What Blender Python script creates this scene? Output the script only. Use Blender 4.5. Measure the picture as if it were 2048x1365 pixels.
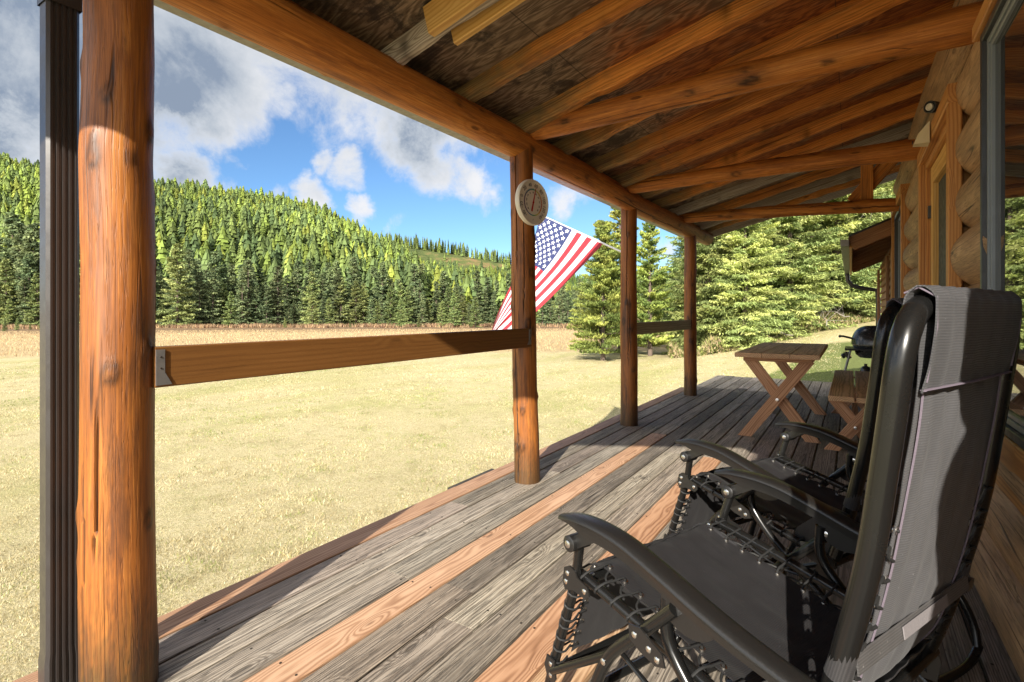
import bpy, math, random
import numpy as np
from mathutils import Vector, Matrix
random.seed(7); RNG = np.random.default_rng(7)
R = math.radians
for o in list(bpy.data.objects): bpy.data.objects.remove(o)
scn = bpy.context.scene
COL = scn.collection

# ------------------------------------------------------------------ camera
TH = R(32.6); EYE = 1.10
cam = bpy.data.cameras.new("camera"); cam_o = bpy.data.objects.new("camera", cam); COL.objects.link(cam_o)
cam.sensor_width = 36; cam.lens = 1060 / 2048 * 36; cam.shift_y = -57.5 / 2048
cam.clip_start = 0.02; cam.clip_end = 6000
cam_o.location = (0, 0, EYE)
cam_o.rotation_euler = (R(90), 0, TH - R(90))
scn.camera = cam_o
scn.view_settings.view_transform = 'Standard'; scn.view_settings.look = 'None'
scn.view_settings.exposure = 1.45; scn.view_settings.gamma = 1
FW = np.array([math.cos(TH), math.sin(TH)]); RT = np.array([math.sin(TH), -math.cos(TH)])

# ------------------------------------------------------------------ node helpers
def N(nt, t, **kw):
    n = nt.nodes.new(t)
    for k, v in kw.items():
        if k.startswith('i_'):
            key = k[2:]; key = int(key) if key.isdigit() else key.replace('_', ' ')
            n.inputs[key].default_value = v
        else: setattr(n, k, v)
    return n
def L(nt, a, b): nt.links.new(a, b)
def M_(nt, op, a, b=None, c=None, clamp=False):
    n = nt.nodes.new('ShaderNodeMath'); n.operation = op; n.use_clamp = clamp
    for i, v in enumerate((a, b, c)):
        if v is None: continue
        if isinstance(v, (int, float)): n.inputs[i].default_value = v
        else: L(nt, v, n.inputs[i])
    return n.outputs[0]
def VM(nt, op, a, b=None, s=None):
    n = nt.nodes.new('ShaderNodeVectorMath'); n.operation = op
    for i, v in enumerate((a, b)):
        if v is None: continue
        if isinstance(v, (tuple, list)): n.inputs[i].default_value = v
        else: L(nt, v, n.inputs[i])
    if s is not None: n.inputs['Scale'].default_value = s
    return n
def MR(nt, v, a, b, c=0.0, d=1.0, smooth=True):
    n = nt.nodes.new('ShaderNodeMapRange'); n.interpolation_type = 'SMOOTHSTEP' if smooth else 'LINEAR'
    L(nt, v, n.inputs['Value'])
    for k, x in (('From Min', a), ('From Max', b), ('To Min', c), ('To Max', d)): n.inputs[k].default_value = x
    return n.outputs[0]
def MIX(nt, f, a, b, mode='MIX'):
    n = nt.nodes.new('ShaderNodeMix'); n.data_type = 'RGBA'; n.blend_type = mode
    for s, v in ((n.inputs[0], f), (n.inputs[6], a), (n.inputs[7], b)):
        if isinstance(v, (int, float)): s.default_value = v
        elif isinstance(v, tuple): s.default_value = tuple(v) + ((1,) if len(v) == 3 else ())
        else: L(nt, v, s)
    return n.outputs[2]
def NOISE(nt, vec, scale, detail=4, rough=0.55, dist=0.0):
    n = nt.nodes.new('ShaderNodeTexNoise'); n.inputs['Scale'].default_value = scale
    n.inputs['Detail'].default_value = detail; n.inputs['Roughness'].default_value = rough
    n.inputs['Distortion'].default_value = dist
    if vec is not None: L(nt, vec, n.inputs['Vector'])
    return n
def RAMP(nt, f, stops):
    n = nt.nodes.new('ShaderNodeValToRGB'); e = n.color_ramp.elements
    while len(e) < len(stops): e.new(0.5)
    for i, (p, c) in enumerate(stops):
        e[i].position = p; e[i].color = tuple(c) + (1,)
    L(nt, f, n.inputs[0]); return n.outputs[0]

# ------------------------------------------------------------------ sun and sky
SD = Vector((-1, -0.25, 0.53)).normalized()          # towards the sun
sun = bpy.data.lights.new("sun", 'SUN'); sun.energy = 4.2; sun.angle = R(0.5); sun.color = (1, 0.93, 0.82)
sun_o = bpy.data.objects.new("sun", sun); COL.objects.link(sun_o)
sun_o.rotation_euler = SD.to_track_quat('Z', 'Y').to_euler()
world = bpy.data.worlds.new("World"); scn.world = world; world.use_nodes = True
wt = world.node_tree; wt.nodes.clear()
def dir_of(u, v):
    f = Vector((FW[0], FW[1], 0)); r = Vector((RT[0], RT[1], 0))
    return (f + r * ((u - 1024) / 1060) + Vector((0, 0, (625 - v) / 1060))).normalized()
def build_sky():
    nt = wt
    sky = N(nt, 'ShaderNodeTexSky', sky_type='NISHITA', sun_disc=False)
    sky.sun_elevation = math.asin(SD.z); sky.sun_rotation = math.atan2(SD.x, SD.y)
    sky.altitude = 1200; sky.air_density = 1.0; sky.dust_density = 0.35; sky.ozone_density = 2.2
    tc = N(nt, 'ShaderNodeTexCoord'); d = VM(nt, 'NORMALIZE', tc.outputs['Generated']).outputs[0]
    w1 = NOISE(nt, d, 9.0, 5, .6)
    off = VM(nt, 'SCALE', VM(nt, 'SUBTRACT', w1.outputs['Color'], (.5, .5, .5)).outputs[0], s=0.10).outputs[0]
    dd = VM(nt, 'ADD', d, off).outputs[0]
    def blobs(lst):
        acc = None
        for (u, v, rad, w) in lst:
            c = dir_of(u, v); dist = VM(nt, 'DISTANCE', dd, tuple(c)).outputs['Value']
            b = MR(nt, dist, rad * 1.25, rad * 0.25, 0, w)
            acc = b if acc is None else M_(nt, 'MAXIMUM', acc, b)
        return acc
    P = 1 / 1060.
    body = blobs([(100, 50, 300 * P, 1.15), (-180, 110, 300 * P, 1.1), (350, 70, 230 * P, 1.15), (470, 195, 115 * P, 1.0), (250, 185, 120 * P, .95), (110, 190, 110 * P, .9), (560, 40, 150 * P, 1.0),
                  (690, 100, 185 * P, .98), (770, 190, 110 * P, .9), (860, 180, 160 * P, 1.0), (840, 270, 110 * P, .95), (870, 345, 85 * P, .95), (925, 370, 60 * P, .9), (780, 225, 70 * P, .85), (560, 200, 50 * P, .8), (660, 215, 55 * P, .6),
                  (690, 345, 48 * P, .85), (640, 330, 36 * P, .7), (370, 372, 80 * P, 1.0), (450, 385, 50 * P, .8), (540, 400, 40 * P, .75), (612, 400, 45 * P, .9), (712, 405, 38 * P, 1.0), (480, 330, 40 * P, .65), (60, 290, 90 * P, .62),
                  (1130, 390, 45 * P, .6), (1330, 500, 45 * P, .75), (1200, 360, 55 * P, .5), (975, 400, 35 * P, .55), (790, 440, 28 * P, .6)])
    # clouds elsewhere on the dome
    gen = NOISE(nt, VM(nt, 'MULTIPLY', d, (1.6, 1.6, 4.0)).outputs[0], 1.5, 5, .55)
    front = MR(nt, VM(nt, 'DOT_PRODUCT', d, tuple(dir_of(800, 500))).outputs['Value'], 0.3, 0.6, 1, 0)
    other = M_(nt, 'MULTIPLY', MR(nt, gen.outputs[0], .36, .60), front)
    body = M_(nt, 'MAXIMUM', body, other)
    det = NOISE(nt, d, 8.0, 11, .66, .25)
    dens = M_(nt, 'ADD', body, M_(nt, 'MULTIPLY', M_(nt, 'SUBTRACT', det.outputs[0], .5), 2.0))
    alpha = MR(nt, dens, .26, .98)
    up = VM(nt, 'ADD', d, (0.0, 0.0, 0.03)).outputs[0]
    det2 = NOISE(nt, up, 8.0, 11, .66, .25)
    lit = MR(nt, M_(nt, 'SUBTRACT', det.outputs[0], det2.outputs[0]), -.16, .18)
    dark = blobs([(220, 170, 260 * P, 1.25), (0, 150, 300 * P, 1.2), (430, 215, 110 * P, .9), (840, 265, 120 * P, 1.1), (700, 130, 200 * P, .9), (880, 150, 170 * P, .9),
                  (600, 130, 150 * P, .5), (650, 375, 60 * P, .5), (560, 320, 80 * P, .8), (600, 210, 90 * P, .4)])
    dk = NOISE(nt, d, 3.2, 7, .6, .3)
    darkf = M_(nt, 'MULTIPLY', dark, MR(nt, dk.outputs[0], .32, .62, .42, 1.05))
    thick = MR(nt, dens, .5, 1.35)
    shade = M_(nt, 'MULTIPLY', M_(nt, 'MULTIPLY', darkf, thick), 1.15, clamp=True)
    shade = M_(nt, 'SUBTRACT', M_(nt, 'ADD', shade, .12), M_(nt, 'MULTIPLY', lit, .22), clamp=True)
    ccol = RAMP(nt, shade, [(0, (2.25, 2.25, 2.3)), (.35, (1.75, 1.82, 1.93)), (.72, (1.25, 1.38, 1.55)), (1, (.70, .86, 1.12))])
    # unseen clouds outside the view, made extra bright as added fill light
    ccol = MIX(nt, other, ccol, (7.4, 7.0, 6.5))
    bg = N(nt, 'ShaderNodeBackground'); bg.inputs['Strength'].default_value = 0.15
    a2 = M_(nt, 'MULTIPLY', alpha, .97)
    sk = MIX(nt, 1.0, sky.outputs[0], (0.275, 0.355, 0.415), 'MULTIPLY')
    L(nt, MIX(nt, a2, sk, ccol), bg.inputs['Color'])
    L(nt, bg.outputs[0], N(nt, 'ShaderNodeOutputWorld').inputs['Surface'])
build_sky()

# ------------------------------------------------------------------ mesh builder
MATS = {}
class MB:
    def __init__(s): s.v = []; s.f = []; s.w = []; s.c = []; s.n = 0
    def add(s, v, f, w=None, c=(1, 1, 1)):
        v = np.asarray(v, float).reshape(-1, 3); k = len(v)
        w = v if w is None else np.asarray(w, float).reshape(-1, 3)
        c = np.asarray(c, float)
        if c.ndim == 1: c = np.tile(c, (k, 1))
        s.v.append(v); s.w.append(w); s.c.append(c)
        s.f += [tuple(int(i) + s.n for i in q) for q in f]; s.n += k
        return s
    def bar(s, p0, p1, up, w, h, ch=0.004, seg=1, tint=(1, 1, 1), wob=0.0, ring=None, seed=None, taper=1.0):
        """board from p0 to p1; 'up' is the thickness direction (h), w is across"""
        p0 = np.array(p0, float); p1 = np.array(p1, float); ax = p1 - p0; Ln = np.linalg.norm(ax); ax /= Ln
        up = np.array(up, float); up -= ax * np.dot(up, ax); up /= np.linalg.norm(up); sd = np.cross(ax, up)
        rs = np.random.RandomState(seed if seed is not None else random.randrange(1 << 30))
        a, b = w / 2, h / 2; ch = min(ch, a * .45, b * .45)
        prof = np.array([(-a + ch, -b), (a - ch, -b), (a, -b + ch), (a, b - ch), (a - ch, b), (-a + ch, b), (-a, b - ch), (-a, -b + ch)])
        off = rs.uniform(-20, 20, 3); rz = rs.uniform(.02, .09) if ring is None else ring; ry = rs.uniform(-.05, .05)
        V = []; W = []
        ys = np.cumsum(rs.normal(0, 1, seg + 1)) * wob; zs = np.cumsum(rs.normal(0, 1, seg + 1)) * wob
        ys -= np.linspace(ys[0], ys[-1], seg + 1); zs -= np.linspace(zs[0], zs[-1], seg + 1)
        for i in range(seg + 1):
            t = i / seg; k = 1 + (taper - 1) * t
            c = p0 + ax * Ln * t + sd * ys[i] + up * zs[i]
            for (y, z) in prof:
                V.append(c + sd * y * k + up * z * k); W.append((t * Ln + off[0], y + ry, z + rz))
        F = []
        for i in range(seg):
            for j in range(8):
                q = (j + 1) % 8; F.append((i * 8 + j, (i + 1) * 8 + j, (i + 1) * 8 + q, i * 8 + q))
        F.append(tuple(range(8))); F.append(tuple(seg * 8 + 7 - j for j in range(8)))
        return s.add(V, F, W, tint)
    def box(s, lo, hi, ch=0.003, tint=(1, 1, 1)):
        lo = np.array(lo, float); hi = np.array(hi, float); d = hi - lo; m = (lo + hi) / 2; k = int(np.argmax(d))
        e = np.eye(3); a = e[k]; u = e[2] if k != 2 else e[1]
        sd = np.cross(a, u); w = abs(np.dot(d, sd)); h = abs(np.dot(d, u))
        return s.bar(m - a * d[k] / 2, m + a * d[k] / 2, u, w, h, ch, 1, tint)
    def tube(s, pts, r, n=12, cap=True, tint=(1, 1, 1), bump=0.0, flat=None, seed=None, closed=False, knots=0, cracks=0, crackw=1):
        P = np.array(pts, float); K = len(P)
        r = np.full(K, r, float) if np.isscalar(r) else np.array(r, float)
        rs = np.random.RandomState(seed if seed is not None else random.randrange(1 << 30))
        T = np.gradient(P, axis=0)
        if closed: T = np.roll(P, -1, 0) - np.roll(P, 1, 0)
        T /= np.linalg.norm(T, axis=1)[:, None] + 1e-12
        ref = np.array([0, 0, 1.]) if abs(T[0][2]) < .9 else np.array([1., 0, 0])
        u = np.cross(T[0], ref); u /= np.linalg.norm(u)
        arc = 0; V = []; W = []; off = rs.uniform(-20, 20)
        ang = np.arange(n) * 2 * np.pi / n
        lump = np.zeros((K, n))
        if bump:
            for m in range(1, 4):
                ph = rs.uniform(0, 6.28, 2); fr = rs.uniform(.8, 2.2) * m
                lump += bump * np.sin(np.outer(np.linspace(0, 1, K) * fr * 3, np.ones(n)) + m * ang[None] + ph[0]) / m
            lump += bump * .35 * rs.normal(0, 1, (K, n))
        TI = np.tile(np.asarray(tint, float), (K, n, 1)) if np.ndim(tint) == 1 else None
        if knots or cracks:
            S = np.r_[0, np.cumsum(np.linalg.norm(np.diff(P, axis=0), axis=1))]; rm = r.mean()
            for _ in range(knots):
                s0 = rs.uniform(0, S[-1]); a0 = rs.uniform(0, 6.283); w_ = rs.uniform(.012, .024); h_ = rs.uniform(.003, .008)
                da = np.abs((ang[None] - a0 + np.pi) % (2 * np.pi) - np.pi) * rm; q = ((S[:, None] - s0) / (w_ * 1.5)) ** 2 + (da / w_) ** 2
                lump += h_ / rm * np.exp(-q); TI *= 1 - (.66 * np.exp(-((np.sqrt(q) - .75) / .30) ** 2) + .15 * np.exp(-q * 3))[..., None]
                q2 = ((S[:, None] - s0) / (w_ * 6)) ** 2 + (da / (w_ * 1.6)) ** 2; TI *= 1 - (.22 * np.exp(-q2))[..., None]
            for _ in range(cracks):
                c0 = rs.uniform(-.2, .7) * S[-1]; c1 = c0 + rs.uniform(.35, 1.3); a0 = rs.uniform(0, n); wk = np.cumsum(rs.normal(0, .10, K)); dp_ = rs.uniform(.004, .008)
                for i in range(K):
                    if c0 < S[i] < c1:
                        j = int(round(a0 + wk[i])) % n; f_ = min(1, (S[i] - c0) / .1, (c1 - S[i]) / .1); lump[i, j] -= dp_ / rm * f_; TI[i, j] *= 1 - .85 * f_
        for i in range(K):
            u = u - T[i] * np.dot(u, T[i]); u /= np.linalg.norm(u); v = np.cross(T[i], u)
            if i: arc += np.linalg.norm(P[i] - P[i - 1])
            for j in range(n):
                rr = r[i] * (1 + lump[i, j]); cy, cz = math.cos(ang[j]) * rr, math.sin(ang[j]) * rr
                if flat: cz *= flat
                V.append(P[i] + u * cy + v * cz); W.append((arc + off, cy, cz))
        F = []
        for i in range(K if closed else K - 1):
            i2 = (i + 1) % K
            for j in range(n):
                q = (j + 1) % n; F.append((i * n + j, i * n + q, i2 * n + q, i2 * n + j))
        if cap and not closed:
            F.append(tuple(range(n - 1, -1, -1))); F.append(tuple((K - 1) * n + j for j in range(n)))
        return s.add(V, F, W, TI.reshape(-1, 3) if TI is not None else tint)
    def lathe(s, c, axis, prof, n=32, tint=(1, 1, 1)):
        """prof: (radius, height along axis)"""
        axis = np.array(axis, float); axis /= np.linalg.norm(axis)
        ref = np.array([0, 0, 1.]) if abs(axis[2]) < .9 else np.array([1., 0, 0])
        u = np.cross(ref, axis); u /= np.linalg.norm(u); v = np.cross(axis, u); c = np.array(c, float)
        V = [c + axis * h + (u * math.cos(a) + v * math.sin(a)) * r for (r, h) in prof for a in np.arange(n) * 2 * np.pi / n]
        F = []
        for i in range(len(prof) - 1):
            for j in range(n):
                q = (j + 1) % n; F.append((i * n + j, i * n + q, (i + 1) * n + q, (i + 1) * n + j))
        F.append(tuple(range(n - 1, -1, -1))); F.append(tuple((len(prof) - 1) * n + j for j in range(n)))
        return s.add(V, F, None, tint)
    def mesh(s, name, mat, smooth=True, angle=35):
        me = bpy.data.meshes.new(name)
        V = np.concatenate(s.v)
        me.from_pydata([tuple(x) for x in V], [], s.f)
        a = me.attributes.new('wc', 'FLOAT_VECTOR', 'POINT'); a.data.foreach_set('vector', np.concatenate(s.w).astype(np.float32).ravel())
        c = np.concatenate(s.c); c = np.concatenate([c, np.ones((len(c), 1))], 1)
        a = me.attributes.new('tint', 'FLOAT_COLOR', 'POINT'); a.data.foreach_set('color', c.astype(np.float32).ravel())
        for m in (mat if isinstance(mat, (list, tuple)) else [mat]): me.materials.append(m)
        if smooth:
            me.shade_smooth()
            me.set_sharp_from_angle(angle=R(angle))
        me.update(); return me
    def obj(s, name, mat, parent=None, smooth=True, angle=35, local=True):
        """vertices are in the parent's local space when a parent is given"""
        o = bpy.data.objects.new(name, s.mesh(name, mat, smooth, angle)); COL.objects.link(o)
        if parent is not None: o.parent = parent
        return o
def thing(name, label, cat, loc=(0, 0, 0), rz=0, group=None):
    o = bpy.data.objects.new(name, None); COL.objects.link(o); o.location = loc; o.rotation_euler = (0, 0, rz)
    o.empty_display_size = .1
    o['label'] = label; o['category'] = cat
    if group: o['group'] = group
    return o
def tag(o, label, cat, group=None, kind=None):
    o['label'] = label; o['category'] = cat
    if group: o['group'] = group
    if kind: o['kind'] = kind
    return o
def struct(o): o['kind'] = 'structure'; return o
def copy_tree(o, parent=None):
    c = o.copy(); COL.objects.link(c)
    if parent is not None: c.parent = parent
    for ch in list(o.children): copy_tree(ch, c)
    return c
def fast_mesh(name, V, F, C, mat, k=3):
    me = bpy.data.meshes.new(name); V = np.asarray(V, np.float32); F = np.asarray(F, np.int32)
    me.vertices.add(len(V)); me.vertices.foreach_set('co', V.ravel())
    me.loops.add(F.size); me.loops.foreach_set('vertex_index', F.ravel())
    me.polygons.add(len(F)); me.polygons.foreach_set('loop_start', np.arange(0, F.size, k, dtype=np.int32))
    me.polygons.foreach_set('loop_total', np.full(len(F), k, np.int32))
    a = me.attributes.new('tint', 'FLOAT_COLOR', 'POINT')
    a.data.foreach_set('color', np.concatenate([C, np.ones((len(C), 1))], 1).astype(np.float32).ravel())
    me.materials.append(mat); me.update(calc_edges=True); me.validate(); return me

# ------------------------------------------------------------------ materials
def new_mat(name):
    m = bpy.data.materials.new(name); m.use_nodes = True; nt = m.node_tree
    return m, nt, nt.nodes['Principled BSDF']
def attr(nt, name): return N(nt, 'ShaderNodeAttribute', attribute_name=name)
def wood(name, dark, mid, light, ring=130., ringamt=.6, crack=.5, knots=.5, rough=.6, bump=.25, stain=None, stainamt=0., gloss=0.0, warp=.02, checks=0.0):
    m, nt, b = new_mat(name)
    wc = attr(nt, 'wc').outputs['Vector']; tint = attr(nt, 'tint').outputs['Color']
    lowv = VM(nt, 'MULTIPLY', wc, (1.3, 6, 6)).outputs[0]
    lown = NOISE(nt, lowv, 1.0, 3, .5)
    offv = VM(nt, 'SUBTRACT', lown.outputs['Color'], (.5, .5, .5)).outputs[0]
    # knots
    kv = VM(nt, 'MULTIPLY', wc, (3.6, 13, 13)).outputs[0]
    vor = N(nt, 'ShaderNodeTexVoronoi'); vor.inputs['Scale'].default_value = 1.0; L(nt, kv, vor.inputs['Vector'])
    sep = N(nt, 'ShaderNodeSeparateColor'); L(nt, vor.outputs['Color'], sep.inputs[0])
    sel = M_(nt, 'GREATER_THAN', sep.outputs[0], .74)
    kd = vor.outputs['Distance']
    kn = M_(nt, 'MULTIPLY', M_(nt, 'MULTIPLY', MR(nt, kd, .07, .17, 1, 0), MR(nt, kd, .0, .09, .55, 1)), sel)
    kpull = M_(nt, 'MULTIPLY', MR(nt, kd, .0, .55, 1, 0), sel)
    vv = VM(nt, 'ADD', VM(nt, 'MULTIPLY', wc, (0.0, 1, 1)).outputs[0], VM(nt, 'SCALE', offv, s=warp * 2).outputs[0]).outputs[0]
    rr = VM(nt, 'LENGTH', VM(nt, 'MULTIPLY', vv, (0, 1, 1)).outputs[0]).outputs['Value']
    rr = M_(nt, 'ADD', rr, M_(nt, 'MULTIPLY', kpull, .03))
    fine = NOISE(nt, VM(nt, 'MULTIPLY', wc, (4, 60, 60)).outputs[0], 1, 3, .6)
    ph = M_(nt, 'ADD', M_(nt, 'MULTIPLY', rr, ring * 6.283), M_(nt, 'MULTIPLY', fine.outputs[0], 1.2))
    rg = M_(nt, 'ADD', M_(nt, 'MULTIPLY', M_(nt, 'SINE', ph), .5), .5)
    rg = M_(nt, 'POWER', rg, 1.6)
    streak = NOISE(nt, VM(nt, 'MULTIPLY', wc, (5, 170, 170)).outputs[0], 1, 2, .6).outputs[0]
    big = NOISE(nt, VM(nt, 'MULTIPLY', wc, (.8, 11, 11)).outputs[0], 1, 7, .68).outputs[0]
    g = M_(nt, 'ADD', M_(nt, 'MULTIPLY', rg, ringamt), M_(nt, 'MULTIPLY', streak, 1 - ringamt))
    g = M_(nt, 'ADD', g, M_(nt, 'MULTIPLY', M_(nt, 'SUBTRACT', big, .5), .9))
    col = RAMP(nt, g, [(.08, light), (.45, mid), (.95, dark)])
    if stain:
        st = NOISE(nt, VM(nt, 'MULTIPLY', wc, (1.5, 15, 15)).outputs[0], 1, 7, .72, .3).outputs[0]
        col = MIX(nt, M_(nt, 'MULTIPLY', MR(nt, st, .46, .66), stainamt), col, stain)
    ck = NOISE(nt, VM(nt, 'MULTIPLY', wc, (.28, 19, 19)).outputs[0], 1, 1.0, .5).outputs[0]
    ck = MR(nt, M_(nt, 'ABSOLUTE', M_(nt, 'SUBTRACT', ck, .5)), .0, .014, 1, 0)
    msk = NOISE(nt, VM(nt, 'MULTIPLY', wc, (1.5, 9, 9)).outputs[0], 1.0, 2).outputs[0]
    ck = M_(nt, 'MULTIPLY', ck, MR(nt, msk, .45, .58))
    if checks:
        c2 = NOISE(nt, VM(nt, 'MULTIPLY', wc, (2.5, 75, 75)).outputs[0], 1, 3, .6).outputs[0]
        c2 = M_(nt, 'MULTIPLY', MR(nt, M_(nt, 'ABSOLUTE', M_(nt, 'SUBTRACT', c2, .5)), .0, .03, 1, 0), checks)
        ck = M_(nt, 'MAXIMUM', ck, c2)
    kcol = tuple(c * .35 for c in dark)
    col = MIX(nt, M_(nt, 'MULTIPLY', kn, knots), col, kcol)
    col = MIX(nt, M_(nt, 'MULTIPLY', ck, crack), col, tuple(c * .22 for c in dark))
    col = MIX(nt, 1.0, col, tint, 'MULTIPLY')
    L(nt, col, b.inputs['Base Color'])
    b.inputs['Roughness'].default_value = rough
    b.inputs['Specular IOR Level'].default_value = .35 + gloss
    bp = N(nt, 'ShaderNodeBump'); bp.inputs['Strength'].default_value = bump; bp.inputs['Distance'].default_value = .004
    hh = M_(nt, 'SUBTRACT', M_(nt, 'MULTIPLY', g, -.5), M_(nt, 'MULTIPLY', ck, 1.5))
    hh = M_(nt, 'SUBTRACT', hh, M_(nt, 'MULTIPLY', kn, .6))
    L(nt, hh, bp.inputs['Height']); L(nt, bp.outputs[0], b.inputs['Normal'])
    return m
def plain(name, col, rough=.5, metal=0., spec=.5, coat=0., noise=0., nscale=30, bump=0.):
    m, nt, b = new_mat(name)
    b.inputs['Roughness'].default_value = rough; b.inputs['Metallic'].default_value = metal
    b.inputs['Specular IOR Level'].default_value = spec; b.inputs['Coat Weight'].default_value = coat
    tc = N(nt, 'ShaderNodeTexCoord')
    n = NOISE(nt, tc.outputs['Object'], nscale, 5, .6)
    c = MIX(nt, M_(nt, 'MULTIPLY', n.outputs[0], max(noise, .05)), tuple(col), tuple(x * .35 for x in col))
    c = MIX(nt, 1.0, c, attr(nt, 'tint').outputs['Color'], 'MULTIPLY')
    L(nt, c, b.inputs['Base Color'])
    L(nt, MR(nt, n.outputs[0], .3, .7, rough * .85, min(1, rough * 1.2)), b.inputs['Roughness'])
    if bump:
        bp = N(nt, 'ShaderNodeBump'); bp.inputs['Strength'].default_value = bump; bp.inputs['Distance'].default_value = .002
        L(nt, n.outputs[0], bp.inputs['Height']); L(nt, bp.outputs[0], b.inputs['Normal'])
    return m
M = MATS
M['deck'] = wood('weathered_deck_wood', (.115, .094, .074), (.26, .222, .178), (.40, .355, .295), ring=170, ringamt=.42, crack=.9, knots=.8, rough=.8, bump=.6, warp=.010, checks=.6, stain=(.12, .105, .088), stainamt=.5)
M['newdeck'] = wood('replacement_deck_wood', (.24, .125, .065), (.43, .255, .15), (.57, .37, .235), ring=120, ringamt=.5, crack=.25, knots=.7, rough=.6, bump=.25, warp=.03)
M['post'] = wood('stained_log_wood', (.11, .030, .007), (.30, .098, .016), (.50, .195, .036), ring=60, ringamt=.12, crack=.95, knots=.9, rough=.5, bump=.4, stain=(.08, .032, .014), stainamt=.8, gloss=.1, checks=.3)
M['beam'] = wood('stained_beam_wood', (.26, .072, .014), (.56, .20, .036), (.80, .37, .085), ring=60, ringamt=.12, crack=.8, knots=.8, rough=.55, bump=.4, stain=(.20, .062, .022), stainamt=.75, checks=.3)
M['rafter'] = wood('rafter_wood', (.30, .085, .016), (.74, .28, .056), (.93, .45, .12), ring=80, ringamt=.25, crack=.7, knots=.8, rough=.65, bump=.4, stain=(.20, .09, .045), stainamt=.5, checks=.3)
M['newlumber'] = wood('new_lumber', (.5, .25, .06), (.68, .40, .12), (.76, .50, .19), ring=70, ringamt=.4, crack=.1, knots=.7, rough=.55, bump=.1)
M['grey'] = wood('grey_rafter_wood', (.20, .16, .12), (.40, .34, .28), (.56, .50, .42), ring=90, ringamt=.6, crack=.6, knots=.8, rough=.75, bump=.5)
M['log'] = wood('cabin_log_wood', (.17, .10, .05), (.42, .26, .135), (.60, .40, .22), ring=35, ringamt=.2, crack=.9, knots=.5, rough=.6, bump=.5, stain=(.20, .12, .07), stainamt=.35, checks=.45)
M['trim'] = wood('window_trim_wood', (.32, .12, .03), (.50, .22, .06), (.60, .30, .09), ring=80, ringamt=.5, crack=.15, knots=.4, rough=.5, bump=.15)
M['siding'] = wood('siding_wood', (.16, .07, .03), (.30, .14, .06), (.40, .20, .09), ring=80, ringamt=.4, crack=.3, knots=.4, rough=.6, bump=.2)
M['rail'] = wood('rail_wood', (.12, .048, .012), (.165, .070, .017), (.20, .088, .024), ring=60, ringamt=.3, crack=.15, knots=.3, rough=.5, bump=.12)
M['greyrail'] = wood('weathered_rail_wood', (.20, .165, .09), (.34, .29, .17), (.44, .38, .23), ring=60, ringamt=.5, crack=.4, knots=.4, rough=.7, bump=.3)
M['table'] = wood('picnic_table_wood', (.24, .11, .05), (.44, .22, .11), (.55, .31, .17), ring=80, ringamt=.6, crack=.4, knots=.7, rough=.6, bump=.3)
M['tabletop'] = wood('table_top_wood', (.26, .15, .08), (.46, .28, .15), (.58, .38, .22), ring=80, ringamt=.6, crack=.4, knots=.6, rough=.6, bump=.3)
M['black'] = plain('black_painted_steel', (.007, .007, .0068), .24, 0, .4, .1, .05, 8)
M['plastic'] = plain('black_plastic', (.012, .0115, .011), .36, 0, .5, 0, .2, 200, .12)
M['cord'] = plain('black_cord', (.02, .02, .02), .7, 0, .3, 0, .2, 200)
M['rivet'] = plain('steel_rivet', (.7, .69, .66), .25, 1., .5)
M['grom'] = plain('grommet_metal', (.45, .42, .38), .3, 1., .5)
M['gutter'] = plain('brown_gutter_paint', (.032, .027, .025), .35, .0, .5, .1, .3, 20)
M['galv'] = plain('galvanised_steel', (.30, .285, .27), .45, .7, .5, 0, .4, 40)
M['whitepl'] = plain('white_plastic', (.72, .67, .56), .35, 0, .5, 0, .1, 20)
M['beige'] = plain('beige_plastic', (.70, .60, .38), .4)
M['steel'] = plain('painted_pole', (.75, .74, .72), .3, .3)
M['grill'] = plain('grill_enamel', (.03, .03, .03), .25, 0, .5, .3)
M['dark'] = plain('dark_void', (.012, .011, .010), .9)
M['ink'] = plain('ink', (.02, .018, .018), .6)
M['red'] = plain('needle_red', (.45, .02, .015), .4)
M['frame'] = plain('dark_window_frame', (.05, .052, .055), .4, 0, .5, 0, .2, 30)
M['vinyl'] = plain('grey_window_vinyl', (.22, .245, .26), .35, 0, .5, 0, .1, 20)
M['thread'] = plain('lilac_thread', (.17, .14, .175), .8, 0, .3, 0, .7, 350)
M['webbing'] = plain('grey_webbing', (.20, .185, .19), .8, 0, .3, 0, .4, 300, .3)
M['screen'] = plain('door_screen', (.055, .055, .045), .6)
def glass():
    m, nt, b = new_mat('window_glass')
    b.inputs['Base Color'].default_value = (.02, .022, .022, 1); b.inputs['Roughness'].default_value = .015
    b.inputs['Specular IOR Level'].default_value = 1.0; b.inputs['IOR'].default_value = 1.9
    return m
M['glass'] = glass()
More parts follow.
